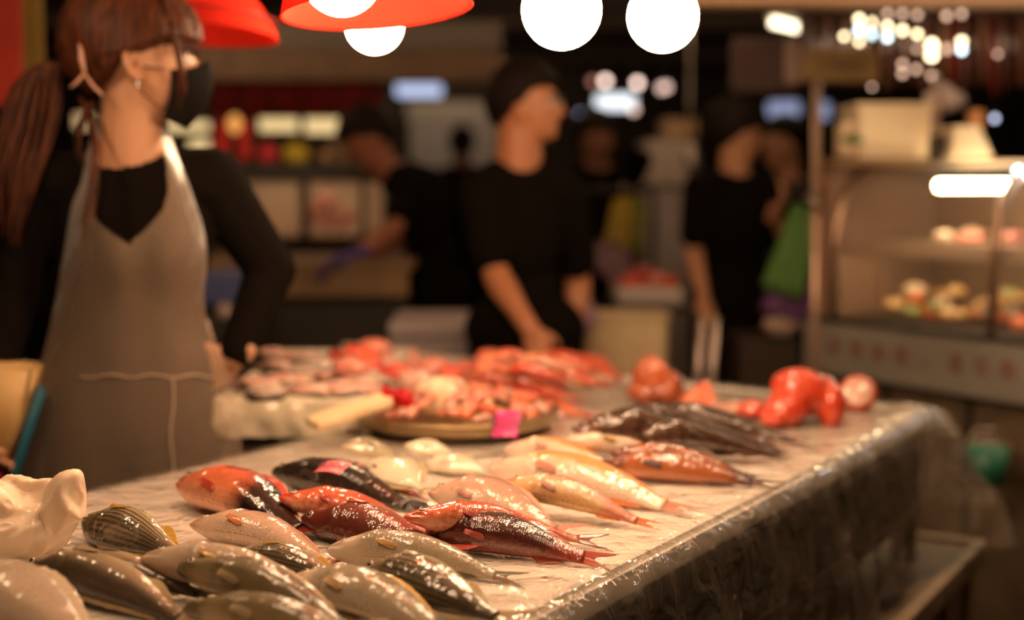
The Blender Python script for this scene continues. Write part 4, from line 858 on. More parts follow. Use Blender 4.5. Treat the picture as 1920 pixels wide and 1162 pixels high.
# large pieces at the far right of the table
def carve(name, label, px, py, z, shapes, m, vox=.005, cutm=None, cut=None):
    c = P(px, py, z); root = thing(name, label, 'cut fish', c)
    bm = BM()
    for (dx, dy, dz, r, ang) in shapes: lump(bm, c + Vector((dx, dy, dz)), r, len(bm.verts), rough=.10, M=Matrix.Rotation(ang, 3, 'Y'), flat=False)
    obj('flesh', remesh(bm, vox, 4), m, root); bm = BM()
    if cutm: lump(bm, c + Vector(cut[0]), cut[1], 3, rough=.1, flat=False); obj('cut_face', bm, cutm, root)
    return root
carve('fish_chunk', 'brownish orange fish head piece standing up near the far table edge', 1228, 722, .84, [(-.004, 0, .010, (.044, .040, .056), -.25), (-.016, 0, -.014, (.044, .045, .028), 0), (.018, -.004, -.010, (.048, .045, .032), .25), (.03, 0, .004, (.032, .04, .030), .6)], meat('meat_rust', (.48, .11, .035), (.26, .06, .03)), cutm=meat('meat_rust2', (.60, .17, .06), (.5, .10, .04)), cut=((.002, -.032, .020), (.028, .012, .034)))
bm = BM(); c = P(1302, 762, ZT + .006)
v = [bm.verts.new(c + Vector(q)) for q in ((-.055, -.02, 0), (.050, -.03, 0), (.03, .05, 0), (.024, -.008, .058), (.038, .02, .052), (.012, .02, .050))]
bmesh.ops.convex_hull(bm, input=v); bmesh.ops.bevel(bm, geom=bm.edges[:], offset=.006, segments=2, affect='EDGES'); tag(obj('fillet_wedge', bm, mt_or, smooth=False), 'orange wedge of fish fillet with a pointed top behind the dark fish heap', 'cut fish')
r_ = thing('fillet_strip', 'flat pale pink fillet with a red end beside the orange wedge', 'cut fish', P(1395, 768, ZT + .006)); bm = BM(); lump(bm, P(1385, 764, ZT + .018), (.065, .045, .014), 8, rough=.15); obj('flesh', bm, mt_pale, r_); bm = BM(); lump(bm, P(1412, 768, ZT + .020), (.030, .030, .020), 9, rough=.25); obj('red_end', bm, mt_red, r_)
carve('roe_sac', 'large two-lobed bright red piece near the far right table corner', 1515, 745, .85, [(-.012, 0, .012, (.062, .05, .046), .3), (-.048, -.03, -.018, (.048, .05, .040), -.5), (-.075, -.05, -.032, (.030, .04, .018), 0), (.042, -.02, -.018, (.028, .034, .045), .1), (.02, .01, .005, (.045, .05, .040), 0)], meat('meat_scarlet', (.70, .085, .03), (.56, .05, .02)))
r_ = thing('fish_steak', 'round pale pink fish steak behind the large red piece', 'cut fish', P(1610, 740, .825)); c = P(1609, 738, .835)
M = Matrix.Rotation(R(62), 3, 'X') @ Matrix.Rotation(R(-12), 3, 'Y'); bm = BM(); disc(bm, Vector((0, 0, 0)), [(.034, -.018), (.037, -.012), (.037, .010), (.034, .014)], n=36); [setattr(v, 'co', M @ v.co + c) for v in bm.verts]; obj('skin', bm, mt_red, r_)
bm = BM(); disc(bm, Vector((0, 0, 0)), [(.031, .012), (.031, .0165), (.026, .018)], n=36); [setattr(v, 'co', M @ v.co * 1 + c) for v in bm.verts]; obj('cut_face', bm, mt_pale, r_)
# crumpled white plastic bag at the left: a knotted film with folded lobes
r_ = thing('plastic_bag', 'crumpled cream white plastic bag on the near left table corner', 'plastic bag', P(60, 1010, ZT + .006))
bm = BM()
for (px, py, z, r, an) in [(18, 1000, .835, (.070, .05, .032), 0), (70, 975, .848, (.046, .04, .034), .5), (120, 945, .874, (.024, .02, .042), .25), (102, 965, .856, (.030, .02, .036), .5), (-30, 975, .85, (.06, .05, .055), 0), (50, 1018, .812, (.062, .030, .012), 0), (48, 950, .862, (.045, .032, .034), .6), (90, 945, .868, (.030, .022, .026), .9)]:
    ell(bm, P(px, py, z), r, Matrix.Rotation(an, 3, 'Y'), 24)
me = remesh(bm, .0036, 8); b_ = BM(); b_.from_mesh(me); b_.normal_update()
for v in b_.verts:
    q = v.co * 15 + Vector((noise.noise(v.co * 9), noise.noise(v.co * 9 + Vector((5, 5, 5))), 0)) * 1.6
    f1 = abs(noise.noise(Vector((q.x + q.z * .6, q.y, q.z * .25)))); f2 = abs(noise.noise(Vector((q.x * 2 - q.z, q.y * 2, q.z * .7 + 9))))
    v.co += v.normal * (.008 * (.30 - min(f1, .30)) / .30 + .004 * (.25 - min(f2, .25)) / .25 - .004); v.co.z = max(v.co.z, ZT + .006)
obj('bag_body', b_, mat('bag_white', (.82, .66, .50), .38, sss=.25, bump=.15, bscale=25, coat=.2), r_)
bm = BM(); tube(bm, [P(5, 1030, ZT + .014), P(45, 1030, ZT + .014), P(85, 1012, ZT + .022), P(112, 990, ZT + .036), P(108, 976, ZT + .048)], [.008, .013, .014, .012, .005], 14, flat=.55); obj('bag_handle', bm, MATS['bag_white'], r_)
# ---------------------------------------------------------------- the hall
def S(o, name=None): return struct(o)
XL, XR, YB, YF, ZC = -5.5, 6.0, 14.0, -2.5, 2.36
m_floor = mat('wet_floor', (.05, .042, .035), .35, var=.4, bump=.2, bscale=8); m_wall = mat('dim_wall', (.07, .05, .035), .8, var=.3)
S(obj('floor', box(BM(), (XL, YF, -.1), (XR, YB, 0)), m_floor, smooth=False)); S(obj('ceiling', box(BM(), (XL, YF, ZC), (XR, YB, ZC + .1)), mat('ceiling_brown', (.42, .27, .16), .8, var=.3, bscale=3), smooth=False))
S(obj('wall_back', box(BM(), (XL, YB, 0), (XR, YB + .1, ZC)), m_wall, smooth=False)); S(obj('wall_left', box(BM(), (XL - .1, YF, 0), (XL, YB, ZC)), m_wall, smooth=False)); S(obj('wall_right', box(BM(), (XR, YF, 0), (XR + .1, YB, ZC)), m_wall, smooth=False)); S(obj('wall_front', box(BM(), (XL, YF - .1, 0), (XR, YF, ZC)), m_wall, smooth=False))
for i, yy in enumerate((7.4, 9.2, 11.5)): S(obj('trim_%d' % (i + 1), box(BM(), (XL, yy, ZC - .09), (XR, yy + .14, ZC - .001)), mat('beam_brown', (.14, .09, .055), .7, var=.3), smooth=False))
def pb_(bm, x0_, y0_, x1_, y1_, d, th, bevel=.004):
    """box whose front face spans these image points at distance d"""
    a, c = D(x0_, y1_, d), D(x1_, y0_, d); return box(bm, (a.x, d, a.z), (c.x, d + th, c.z), bevel=bevel)
def one(name, label, cat, m, x0_, y0_, x1_, y1_, d, th, group=None, bevel=.006):
    return tag(obj(name, pb_(BM(), x0_, y0_, x1_, y1_, d, th, bevel), m, smooth=False), label, cat, group)
c_red = mat('stall_red', (.42, .025, .018), .6, var=.3); c_wood = mat('stall_wood', (.30, .18, .08), .55, var=.4, bscale=12, bump=.2); c_steel = mat('steel', (.55, .48, .42), .28, metal=.9); c_dk = mat('stall_dark', (.03, .022, .016), .6)
glass = mat('case_glass', (.95, .95, .95), .03, alpha=.12, spec=.8, coat=1)
# left stall with red hangings
st = thing('market_stall', 'dim stall with red valance and glass cases at the back left', 'stall', (-1.1, 6.2, 0))
obj('fascia', pb_(BM(), 300, 92, 935, 150, 6.0, .06), mat('fascia_brown', (.22, .135, .08), .7, var=.3), st, smooth=False)
obj('soffit', pb_(BM(), 250, 40, 940, 90, 6.1, .5), mat('soffit_grey', (.20, .17, .14), .7), st, smooth=False)
obj('shelf', pb_(BM(), 400, 308, 735, 332, 6.3, .5), c_dk, st, smooth=False)
obj('back_board', pb_(BM(), 250, 150, 740, 560, 7.2, .05), mat('board_dim', (.10, .06, .04), .8), st, smooth=False)
for x in (270, 722): obj('post', pb_(BM(), x, 90, x + 14, 891, 6.2, .05), c_dk, st, smooth=False)
for i in range(6):
    bm = BM(); x = 392 + i * 58; rows = []
    for j in range(13):
        t = j / 12; q = D(lerp(x, x + 56, t), 150, 6.25); qb = D(lerp(x, x + 56, t), 205 + 16 * math.sin(math.pi * t), 6.25); w_ = .03 * math.sin(t * 12 + i)
        rows.append([bm.verts.new(q.lerp(qb, s) + Vector((0, w_ * s, 0))) for s in (0, .25, .5, .75, 1)])
    for a, c in zip(rows, rows[1:]):
        for j in range(4): bm.faces.new((a[j], a[j + 1], c[j + 1], c[j]))
    bmesh.ops.solidify(bm, geom=bm.faces[:], thickness=.004); tag(obj('red_valance', bm, c_red), 'dark red cloth valance hanging under the brown fascia of the back left stall', 'cloth', 'red valances of the back left stall')
g_cream = glow('cream_light', (1, .70, .32), .98); g_cream2 = glow('cream_light_soft', (1, .62, .30), .75)
def lightbox(label, x0_, y0_, x1_, y1_, d, gm):
    r = thing('light_panel', label, 'light', D((x0_ + x1_) / 2, y1_, d)); obj('panel_frame', pb_(BM(), x0_ - 2, y0_ - 2, x1_ + 2, y1_ + 2, d + .012, .05), c_dk, r, smooth=False); obj('diffuser', pb_(BM(), x0_, y0_, x1_, y1_, d, .01, .002), gm, r, smooth=False); return r
lightbox('left one of two warm lit panels under the red valance', 486, 222, 558, 246, 7.0, g_cream); lightbox('right one of two warm lit panels under the red valance', 572, 222, 640, 250, 7.0, g_cream)
lightbox('warm lit panel just below the woman\'s mask', 305, 228, 392, 246, 6.9, g_cream); lightbox('small bright panel over the woman\'s shoulder', 355, 262, 392, 286, 6.8, g_cream)
lightbox('warm lit panel seen through the woman\'s loose hair', 140, 214, 172, 240, 6.9, g_cream2)
one('cream_cupboard', 'narrow cream cupboard at the right end of the red stall', 'cupboard', mat('cream_paint', (.75, .55, .30), .5), 618, 250, 650, 305, 6.7, .2)
for i, x in enumerate((402, 448)): one('red_banner', ('red hanging banner close to the woman\'s mask', 'red hanging banner with an orange lamp above it')[i], 'banner', mat('banner_red', (.75, .02, .02), .5, emit=(.8, .01, .01), es=.0), x, 225, x + (26 if i == 0 else 20), 300, 6.4, .02)
bm = BM(); ell(bm, D(440, 232, 6.35), (.030, .030, .042)); r = thing('paper_lantern', 'small glowing orange lantern between the red banners', 'lantern', D(440, 240, 6.35)); obj('lantern_shade', bm, glow('orange_lantern', (1, .42, .10), 1.0), r); bm = BM(); tube(bm, [D(440, 150, 6.35), D(440, 222, 6.35)], .003, 6); obj('cord', bm, c_dk, r)
def bag(name, label, cat, px, py, d, r, m, seed, group=None):
    bm = BM(); c = D(px, py, d); lump(bm, c, r, seed, rough=.25, flat=False); root = thing(name, label, cat, c - Vector((0, 0, r[2])), 0, group); obj('bag_body', bm, m, root); bm = BM(); lump(bm, c + Vector((0, 0, r[2] * 1.05)), (r[0] * .35, r[1] * .4, r[2] * .3), seed + 1, flat=False); obj('bag_neck', bm, m, root); return root
bag('shelf_bag', 'pink red bag on the dark shelf of the red stall', 'bag', 503, 289, 6.4, (.048, .04, .04), mat('pinkred', (.85, .06, .08), .4), 2); bag('shelf_bag', 'yellow bag on the dark shelf of the red stall', 'bag', 556, 288, 6.4, (.058, .05, .042), mat('yellow_bag', (.75, .55, .05), .4), 3); bag('shelf_bag', 'small tan bag at the right end of the dark shelf', 'bag', 612, 294, 6.4, (.036, .03, .026), mat('tan_bag', (.55, .35, .18), .5), 4)
# glass cases of the left stall
for i, (x0_, x1_, lab) in enumerate([(448, 562, 'lit glass display case at the left of the back stall, behind the elbow'), (578, 676, 'lit glass display case holding orange fish in the back stall'), (684, 726, 'narrow lit glass case beside the stooping man')]):
    r = thing('display_case', lab, 'display case', D((x0_ + x1_) / 2, 442, 6.0)); obj('case_back', pb_(BM(), x0_, 334, x1_, 440, 6.35, .01, .001), mat('case_lining', (.62, .42, .27), .5), r, smooth=False); obj('case_floor', pb_(BM(), x0_, 434, x1_, 444, 5.95, .4, .002), mat('case_lining', (0, 0, 0)), r, smooth=False)
    obj('glass_pane', pb_(BM(), x0_, 334, x1_, 434, 5.95, .004, .001), glass, r, smooth=False)
    for x in (x0_ - 5, x1_ + 1): obj('corner_post', pb_(BM(), x, 328, x + 5, 448, 5.94, .03, .002), c_dk, r, smooth=False)
    obj('header', pb_(BM(), x0_ - 5, 322, x1_ + 6, 340, 5.93, .02, .002), c_dk, r, smooth=False); bm = BM(); tube(bm, [D(x0_ + 8, 335, 6.1), D(x1_ - 8, 335, 6.1)], .008, 10); obj('light_tube', bm, glow('case_tube', (1, .72, .42), (6, 12, 10)[i] * 1.0 if False else 9), r)
for i, (px, py) in enumerate([(596, 395), (612, 380), (600, 412), (630, 420), (645, 405)]):
    bm = BM(); lump(bm, D(px, py, 6.12), (.055, .04, .035), i + 3); tag(obj('salmon_piece', bm, mt_or), 'orange fish piece piled in the lit back case', 'cut fish', 'orange fish in the back case')
# work counter, crate
wc = thing('work_counter', 'low wooden work counter in front of the stooping man', 'counter', (-.8, 5.1, 0)); obj('counter_top', pb_(BM(), 330, 492, 772, 506, 4.95, .7, .004), c_wood, wc, smooth=False); obj('counter_front', pb_(BM(), 335, 507, 765, 556, 4.97, .03, .003), c_wood, wc, smooth=False); obj('counter_body', pb_(BM(), 345, 558, 760, 1010, 5.05, .5, .003), c_dk, wc, smooth=False)
r = thing('blue_crate', 'blue plastic crate showing between the apron and the elbow', 'crate', D(425, 570, 4.8)); m_bl = mat('crate_blue', (.10, .14, .34), .5); obj('crate_body', pb_(BM(), 380, 512, 470, 570, 4.6, .25), m_bl, r, smooth=False)
for y in (520, 535, 550): obj('slot_rib', pb_(BM(), 384, y, 466, y + 4, 4.585, .012, .001), mat('crate_rib', (.16, .20, .42), .5), r, smooth=False)
bm = BM(); lump(bm, D(422, 585, 4.5), (.03, .03, .03), 7); tag(obj('onion', bm, mt_grey), 'small round pale thing below the blue crate', 'food')
one('crate_stand', 'dark stand under the blue crate', 'stand', c_dk, 375, 601, 478, 1104, 4.45, .4)
fbx = thing('foam_box', 'lavender white foam box on the ground behind the left end of the red fish heap', 'box', D(815, 690, 4.5)); obj('box_base', pb_(BM(), 735, 632, 902, 1080, 4.4, .4), mat('foam_lav', (.42, .36, .36), .6), fbx, smooth=False); obj('box_lid', pb_(BM(), 728, 604, 906, 630, 4.38, .44, .01), mat('foam_lav2', (.52, .45, .45), .6), fbx, smooth=False)
# far wall things, ceiling lamps
one('roller_shutter', 'pale grey shutter far away between the stooping man and the tall man', 'shutter', mat('shutter_grey', (.58, .57, .60), .5, var=.1), 770, 225, 932, 470, 13.85, .14); one('white_signboard', 'long whitish signboard above the far grey shutter', 'signboard', mat('sign_white', (.62, .62, .62), .5), 762, 192, 930, 222, 13.8, .19)
g_blue = glow('panel_blue', (.62, .70, 1.0), 1.0); g_white = glow('panel_white', (.90, .95, 1.0), 1.6); g_dim = glow('bokeh_bulb', (1, .72, .60), 5.0); g_dim2 = glow('bokeh_bulb_dim', (1, .66, .55), 2.2)
def ceil_panel(lab, x0_, y0_, x1_, y1_, d, gm):
    r = thing('ceiling_lamp', lab, 'ceiling lamp', D((x0_ + x1_) / 2, y0_, d), 0); obj('lamp_housing', pb_(BM(), x0_ - 3, y0_ - 4, x1_ + 3, y0_ - 1, d + .01, .2, .002), c_dk, r, smooth=False); obj('diffuser', pb_(BM(), x0_, y0_, x1_, y1_, d, .18, .01), gm, r)
    for x in (x0_ + 12, x1_ - 12): bm = BM(); q = D(x, y0_ - 3, d + .1); tube(bm, [q, (q.x, q.y, ZC - .001)], .004, 6); obj('hanger', bm, c_dk, r)
ceil_panel('bluish rectangular lamp far away left of the tall man', 742, 158, 826, 178, 9, g_blue); ceil_panel('white rectangular lamp far away right of the tall man', 1120, 178, 1192, 202, 9, g_white); ceil_panel('faint bluish lamp far away behind the metal pole', 1448, 190, 1500, 216, 9, glow('panel_blue2', (.6, .66, 1), .5)); ceil_panel('small faint bluish lamp right of the metal pole', 1540, 192, 1556, 222, 9, glow('panel_blue2', (0, 0, 0), 1))
ceil_panel('pale faint lamp reflecting below the rim of the red shade', 648, 100, 742, 112, 8.5, glow('panel_faint', (.6, .35, .25), .22))
for i, (px, py, gm) in enumerate([(878, 132, g_dim2), (893, 139, g_dim2), (1135, 152, g_dim), (1195, 156, g_dim), (1249, 163, g_dim2), (1241, 165, g_dim2), (1188, 205, g_dim2), (1112, 153, glow('bokeh_faint', (1, .4, .3), .8)), (30, 202, g_dim), (32, 212, g_dim2), (1090, 215, glow('bokeh_blue', (.5, .55, .8), 1.5))]):
    c = D(px, py, 8.5 if py < 200 or px > 100 else 5.5); rr_ = .022
    r = thing('distant_bulb', ('round distant bulb in the hall, ' + ['left one of the close pair above the shutter', 'right one of the close pair above the shutter', 'brightest of the row right of the tall man', 'second of the row right of the tall man', 'last of the row right of the tall man', 'overlapping the last of the row', 'just under the white rectangular lamp', 'faint, left of the bright row', 'upper one at the left photo edge', 'lower one at the left photo edge', 'bluish, beside the tall man\'s face'][i])[:200], 'light bulb', c)
    bm = BM(); ell(bm, c, (rr_,) * 3, seg=16); obj('globe', bm, gm, r); bm = BM(); tube(bm, [c + Vector((0, 0, rr_)), (c.x, c.y, ZC - .001)], .003, 6); obj('cord', bm, c_dk, r)
# overhead tube lamps added to brighten the hall, hidden from view
for i, (x, y, z, s) in enumerate([(-1.5, 5.2, 2.16, 22), (1.3, 6.3, 2.2, 14), (0.0, 6.4, 2.2, 15), (1.55, 3.5, 2.12, 26), (-2.6, 6.4, 2.2, 16), (.7, 4.9, 2.15, 9), (-.62, 12.9, 2.295, 18)]):
    r = thing('tube_lamp', 'added warm tube lamp hanging high above the hall, out of view, number of its kind by the ' + ['red stall', 'bagged goods', 'far aisle', 'glass counter', 'grey shutter', 'tall man', 'shutter'][i], 'lamp', (x, y, z)); bm = BM(); tube(bm, [(x - .5, y, z), (x + .5, y, z)], .022, 10); obj('light_tube', bm, glow('hall_fill_tube_%d' % s, (1, .66, .38), s), r)
    bm = BM(); box(bm, (x - .52, y - .014, z + .025), (x + .52, y + .014, z + .045)); obj('lamp_housing', bm, c_dk, r, smooth=False); bm = BM(); tube(bm, [(x, y, z + .044), (x, y, ZC - .001)], .005, 6); obj('hanger', bm, c_dk, r)
    r['label'] = 'added unseen warm tube lamp hanging high over the ' + ['red stall', 'bagged goods', 'far aisle', 'glass counter', 'left end of the back stall', 'tall man in black', 'far grey shutter'][i]
# middle: appliance column, bags, tray of meat, bin
r = thing('fridge', 'tall grey fridge standing between the tall man and the bun-haired woman', 'fridge', D(1250, 700, 7.2)); m_fr = mat('fridge_grey', (.40, .34, .33), .5); obj('fridge_body', pb_(BM(), 1208, 352, 1296, 829, 7.0, .5), m_fr, r, smooth=False); obj('fridge_door', pb_(BM(), 1212, 262, 1290, 346, 6.98, .5), mat('fridge_light', (.52, .44, .38), .5), r, smooth=False); obj('handle', pb_(BM(), 1216, 366, 1219, 420, 6.96, .02, .001), c_steel, r, smooth=False)
one('tan_carton', 'tan carton on top of the grey fridge', 'carton', mat('carton', (.42, .28, .15), .7), 1245, 222, 1308, 259, 7.1, .3)
bm = BM(); q = D(1300, 300, 6.4); ell(bm, q, (.035, .02, .085), Matrix.Rotation(R(-12), 3, 'Y')); r = thing('steel_scoop', 'shiny steel scoop hanging left of the bun-haired woman', 'scoop', q); obj('scoop_bowl', bm, c_steel, r); bm = BM(); tube(bm, [q + Vector((0, 0, .06)), q + Vector((-.02, 0, .25)), (q.x - .02, q.y, ZC - .001)], .006, 8); obj('handle', bm, c_steel, r)
def bundle(label, corners, d, th, m, n=6, seed=1, m2=None):
    """flat plastic bags hung as a bundle: four image corners"""
    root = thing('bag_bundle', label, 'plastic bags', D(corners[0][0], corners[0][1], d))
    for k in range(2):
        bm = BM(); rows = []; dd = d + k * th * .6
        for i in range(11):
            t = i / 10; a = Vector((lerp(corners[0][0], corners[3][0], t), lerp(corners[0][1], corners[3][1], t))); c = Vector((lerp(corners[1][0], corners[2][0], t), lerp(corners[1][1], corners[2][1], t)))
            rows.append([bm.verts.new(D(*a.lerp(c, s), dd + th * .25 * noise.noise(Vector((t * 3 + seed, s * 4, k))))) for s in [j / 10 for j in range(11)]])
        for a, c in zip(rows, rows[1:]):
            for j in range(10): bm.faces.new((a[j], a[j + 1], c[j + 1], c[j]))
        bmesh.ops.solidify(bm, geom=bm.faces[:], thickness=th * .4); obj('bag_sheet', bm, m, root)
    q = D((corners[0][0] + corners[1][0]) / 2, (corners[0][1] + corners[1][1]) / 2, d); bm = BM(); tube(bm, [q + Vector((0, 0, .05)), q + Vector((0, .02, -.01))], .004, 8); obj('hook', bm, c_steel, root)
    return root
m_gr = mat('bag_green', (.24, .52, .15), .4, bump=.2); m_pu = mat('bag_purple', (.40, .18, .46), .4, bump=.2); m_ye = mat('bag_yellow', (.65, .48, .05), .4); m_pk = mat('bag_lilac', (.42, .26, .33), .4); m_gy = mat('bag_dullgreen', (.28, .30, .04), .4)
bundle('green plastic bags hanging from the pole beside the bun-haired woman', [(1488, 378), (1545, 404), (1502, 562), (1426, 535)], 4.6, .03, m_gr); bundle('purple plastic bags hanging behind the green ones', [(1500, 395), (1556, 425), (1520, 608), (1420, 582)], 4.68, .03, m_pu, seed=3)
bag('hanging_bag', 'whitish pink bag under the purple bags on the pole', 'bag', 1468, 610, 4.72, (.065, .04, .035), mat('bag_whitish', (.50, .36, .30), .5), 8)
bundle('yellow plastic bags hanging in front of the grey fridge', [(1150, 372), (1185, 366), (1180, 470), (1130, 455)], 5.4, .03, m_ye, seed=5); bundle('greenish plastic bags hanging beside the yellow ones', [(1180, 360), (1215, 380), (1205, 480), (1175, 470)], 5.45, .03, m_gy, seed=6); bundle('lilac plastic bags hanging below the yellow ones', [(1120, 448), (1185, 470), (1180, 565), (1105, 490)], 5.3, .03, m_pk, seed=7)
r = thing('fish_stand', 'grey stand carrying the white tray of red meat', 'stand', D(1220, 600, 5.2)); obj('stand_top', pb_(BM(), 1148, 576, 1290, 590, 5.0, .5), c_dk, r, smooth=False)
for x in (1155, 1275): obj('leg', pb_(BM(), x, 590, x + 8, 1020, 5.1, .04), c_dk, r, smooth=False)
r = thing('foam_tray', 'white tray of red meat in front of the grey fridge', 'tray', D(1220, 575, 5.1)); obj('tray_base', pb_(BM(), 1156, 540, 1282, 575, 5.0, .4, .02), mat('tray_white', (.60, .54, .50), .5), r)
for i, (px, py) in enumerate([(1185, 530), (1205, 515), (1225, 525), (1248, 532), (1215, 538)]): bm = BM(); lump(bm, D(px, py, 5.12), (.05, .05, .035), 20 + i); tag(obj('red_meat', bm, (mt_red, meat('meat_dark', (.5, .02, .02), (.35, .02, .02)), mt_pink)[i % 3]), 'lump of red meat in the white tray before the fridge', 'meat', 'red meat in the white tray')
r = thing('cream_bin', 'cream plastic bin behind the far table edge, right of the tall man', 'bin', D(1170, 700, 4.6)); bm = BM(); c = D(1172, 640, 4.7); base_z = 0.0; hx = .14
loft(bm, [[Vector((c.x + (hx * k_) * math.copysign(abs(math.cos(a * math.pi / 16)) ** .5, math.cos(a * math.pi / 16)), c.y + .12 * math.copysign(abs(math.sin(a * math.pi / 16)) ** .5, math.sin(a * math.pi / 16)), z_)) for a in range(32)] for k_, z_ in ((.8, 0), (.98, D(0, 592, 4.7).z), (.93, D(0, 588, 4.7).z))]); obj('bin_body', bm, mat('bin_cream', (.75, .58, .34), .5), r); bm = BM(); tube(bm, [Vector((c.x + hx * math.copysign(abs(math.cos(a * math.pi / 16)) ** .5, math.cos(a * math.pi / 16)), c.y + .122 * math.copysign(abs(math.sin(a * math.pi / 16)) ** .5, math.sin(a * math.pi / 16)), D(0, 590, 4.7).z)) for a in range(33)], .008, 8); obj('bin_rim', bm, MATS['bin_cream'], r)
bag('hanging_bag', 'lilac bag hanging over the left edge of the cream bin', 'bag', 1100, 590, 4.5, (.028, .025, .06), m_pk, 9)
for i, x in enumerate((1312, 1338)):
    r = thing('steel_post', ('left', 'right')[i] + ' one of two thin steel posts behind the far table edge', 'post', D(x, 720, 4.0)); bm = BM(); a = D(x - 4, 720, 4.0); tube(bm, [(a.x, 4.0, 0), D(x - 4, 720, 4.0), D(x + 4, 600, 4.0)], .010, 10); obj('pipe', bm, mat('post_steel', (.62, .50, .45), .3, metal=.6), r); bm = BM(); ell(bm, D(x + 4, 599, 4.0), (.013, .013, .008)); obj('pipe_cap', bm, c_steel, r)
one('dark_cupboard', 'low dark brown cupboard left of the lettered board', 'cupboard', mat('cup_brown', (.05, .03, .018), .6), 1385, 640, 1500, 1000, 4.75, .4)
# right side: counter with lettered board and curved glass case
SA = D(1508, 600, 4.5); SB = D(1925, 640, 3.75); SA.z = SB.z = D(1508, 600, 4.5).z; sd = (SB - SA); sd.z = 0; SLn = sd.length; sd.normalize(); sn = Vector((sd.y, -sd.x, 0))   # sn towards the viewer
if sn.y > 0: sn = -sn
MS = Matrix.Translation(SA) @ Matrix((sd, Vector((0, 0, 1)), sn)).transposed().to_4x4()      # x along the board, y up, z out
hS = SA.z - D(1508, 692, 4.5).z
gc = thing('glass_counter', 'food counter with a curved glass case and lettered board at the right', 'food counter', (SA.x, SA.y, 0))
LN = SLn + .9
obj('sign_board', box(BM(), (0, -hS, -.03), (LN, 0, 0), MS, bevel=.003), mat('board_bluegrey', (.33, .315, .27), .6, var=.25, vscale=3), gc, smooth=False)
pen = mat('letters_rust', (.22, .06, .03), .6)
for i, ch in enumerate('新鮮美味。喜年魚'):
    fx_ = (.15, .258, .365, .47, .59, .71, .815, .92)[i] * SLn * 1.0
    text('letter', ch, .062, MS @ Matrix.Translation((fx_ + .012, -hS * .48, .001)), pen, gc, .0006)
obj('counter_body', box(BM(), (.02, -SA.z, -.55), (LN, -hS - .012, -.06), MS), mat('cream_panel', (.16, .115, .07), .6, var=.25), gc, smooth=False)
for x in (.30, .62, .92): obj('panel_batten', box(BM(), (x, -SA.z, -.062), (x + .02, -hS - .02, -.048), MS), c_dk, gc, smooth=False)
obj('counter_ledge', box(BM(), (-.01, .001, -.6), (LN, .02, .004), MS, bevel=.003), c_dk, gc, smooth=False)
HC = .48
obj('side_wall', box(BM(), (.05, .021, -.45), (.12, HC, .0), MS, bevel=.003), mat('side_brown', (.30, .19, .13), .5), gc, smooth=False)
obj('back_wall', box(BM(), (.12, .021, -.47), (LN, HC * .9, -.45), MS), mat('case_back', (.24, .15, .09), .6), gc, smooth=False)
prof = [(-.44, HC), (-.20, HC), (-.12, HC * .97), (-.06, HC * .88), (-.025, HC * .74), (-.01, HC * .55), (-.004, .022)]
def curved(xa, xb, off=0.0, th=.004):
    bm = BM(); rows = []
    for (z, y) in prof: rows.append([bm.verts.new(MS @ Vector((x, y + off, z + off))) for x in (xa, xb)])
    for a, c in zip(rows, rows[1:]): bm.faces.new((a[0], a[1], c[1], c[0]))
    bmesh.ops.solidify(bm, geom=bm.faces[:], thickness=th); return bm
obj('curved_glass', curved(.12, LN), glass, gc); 
for xx in (.125, SLn * .86): bm = BM(); tube(bm, [MS @ Vector((xx, y, z)) for z, y in prof], .015, 10); obj('metal_trim', bm, mat('trim_bronze', (.42, .28, .2), .3, metal=.8), gc)
obj('top_rail', box(BM(), (.1, HC + .002, -.46), (LN, HC + .016, -.19), MS, bevel=.003), mat('rail_pale', (.45, .36, .28), .4), gc, smooth=False)
obj('shelf_lip', box(BM(), (.13, .215, -.079), (LN, .256, -.07), MS, bevel=.002), mat('shelf_pale', (.45, .32, .22), .4), gc, smooth=False)
bm = BM(); tube(bm, [MS @ Vector((.2, .222, -.10)), MS @ Vector((LN * .9, .222, -.10))], .006, 8); obj('light_tube', bm, glow('added_tube_lower', (1, .74, .42), 30), gc)  # tube added to brighten the lower food, hidden behind the shelf lip
obj('glass_shelf', box(BM(), (.13, .236, -.44), (LN, .255, -.08), MS, bevel=.002), mat('shelf_pale', (.45, .32, .22), .4), gc, smooth=False)
for xa, xb, gm in ((SLn * .50, SLn * .80, glow('tube_warm', (1, .74, .42), 40)), (SLn * .83, SLn * 1.3, glow('tube_cool', (.85, .95, 1), 12))): bm = BM(); tube(bm, [MS @ Vector((xa, HC - .055 + (.035 if xa > SLn * .8 else 0), -.12)), MS @ Vector((xb, HC - .055 + (.035 if xa > SLn * .8 else 0), -.12))], .015, 12); obj('light_tube', bm, gm, gc)
fm = [meat('food_gold', (.72, .48, .22), (.5, .28, .10)), meat('food_white', (.78, .66, .50), (.6, .42, .28)), mt_or, mt_pink, meat('food_green', (.35, .38, .12), (.2, .22, .06)), meat('food_brown', (.30, .15, .08), (.16, .08, .04))]
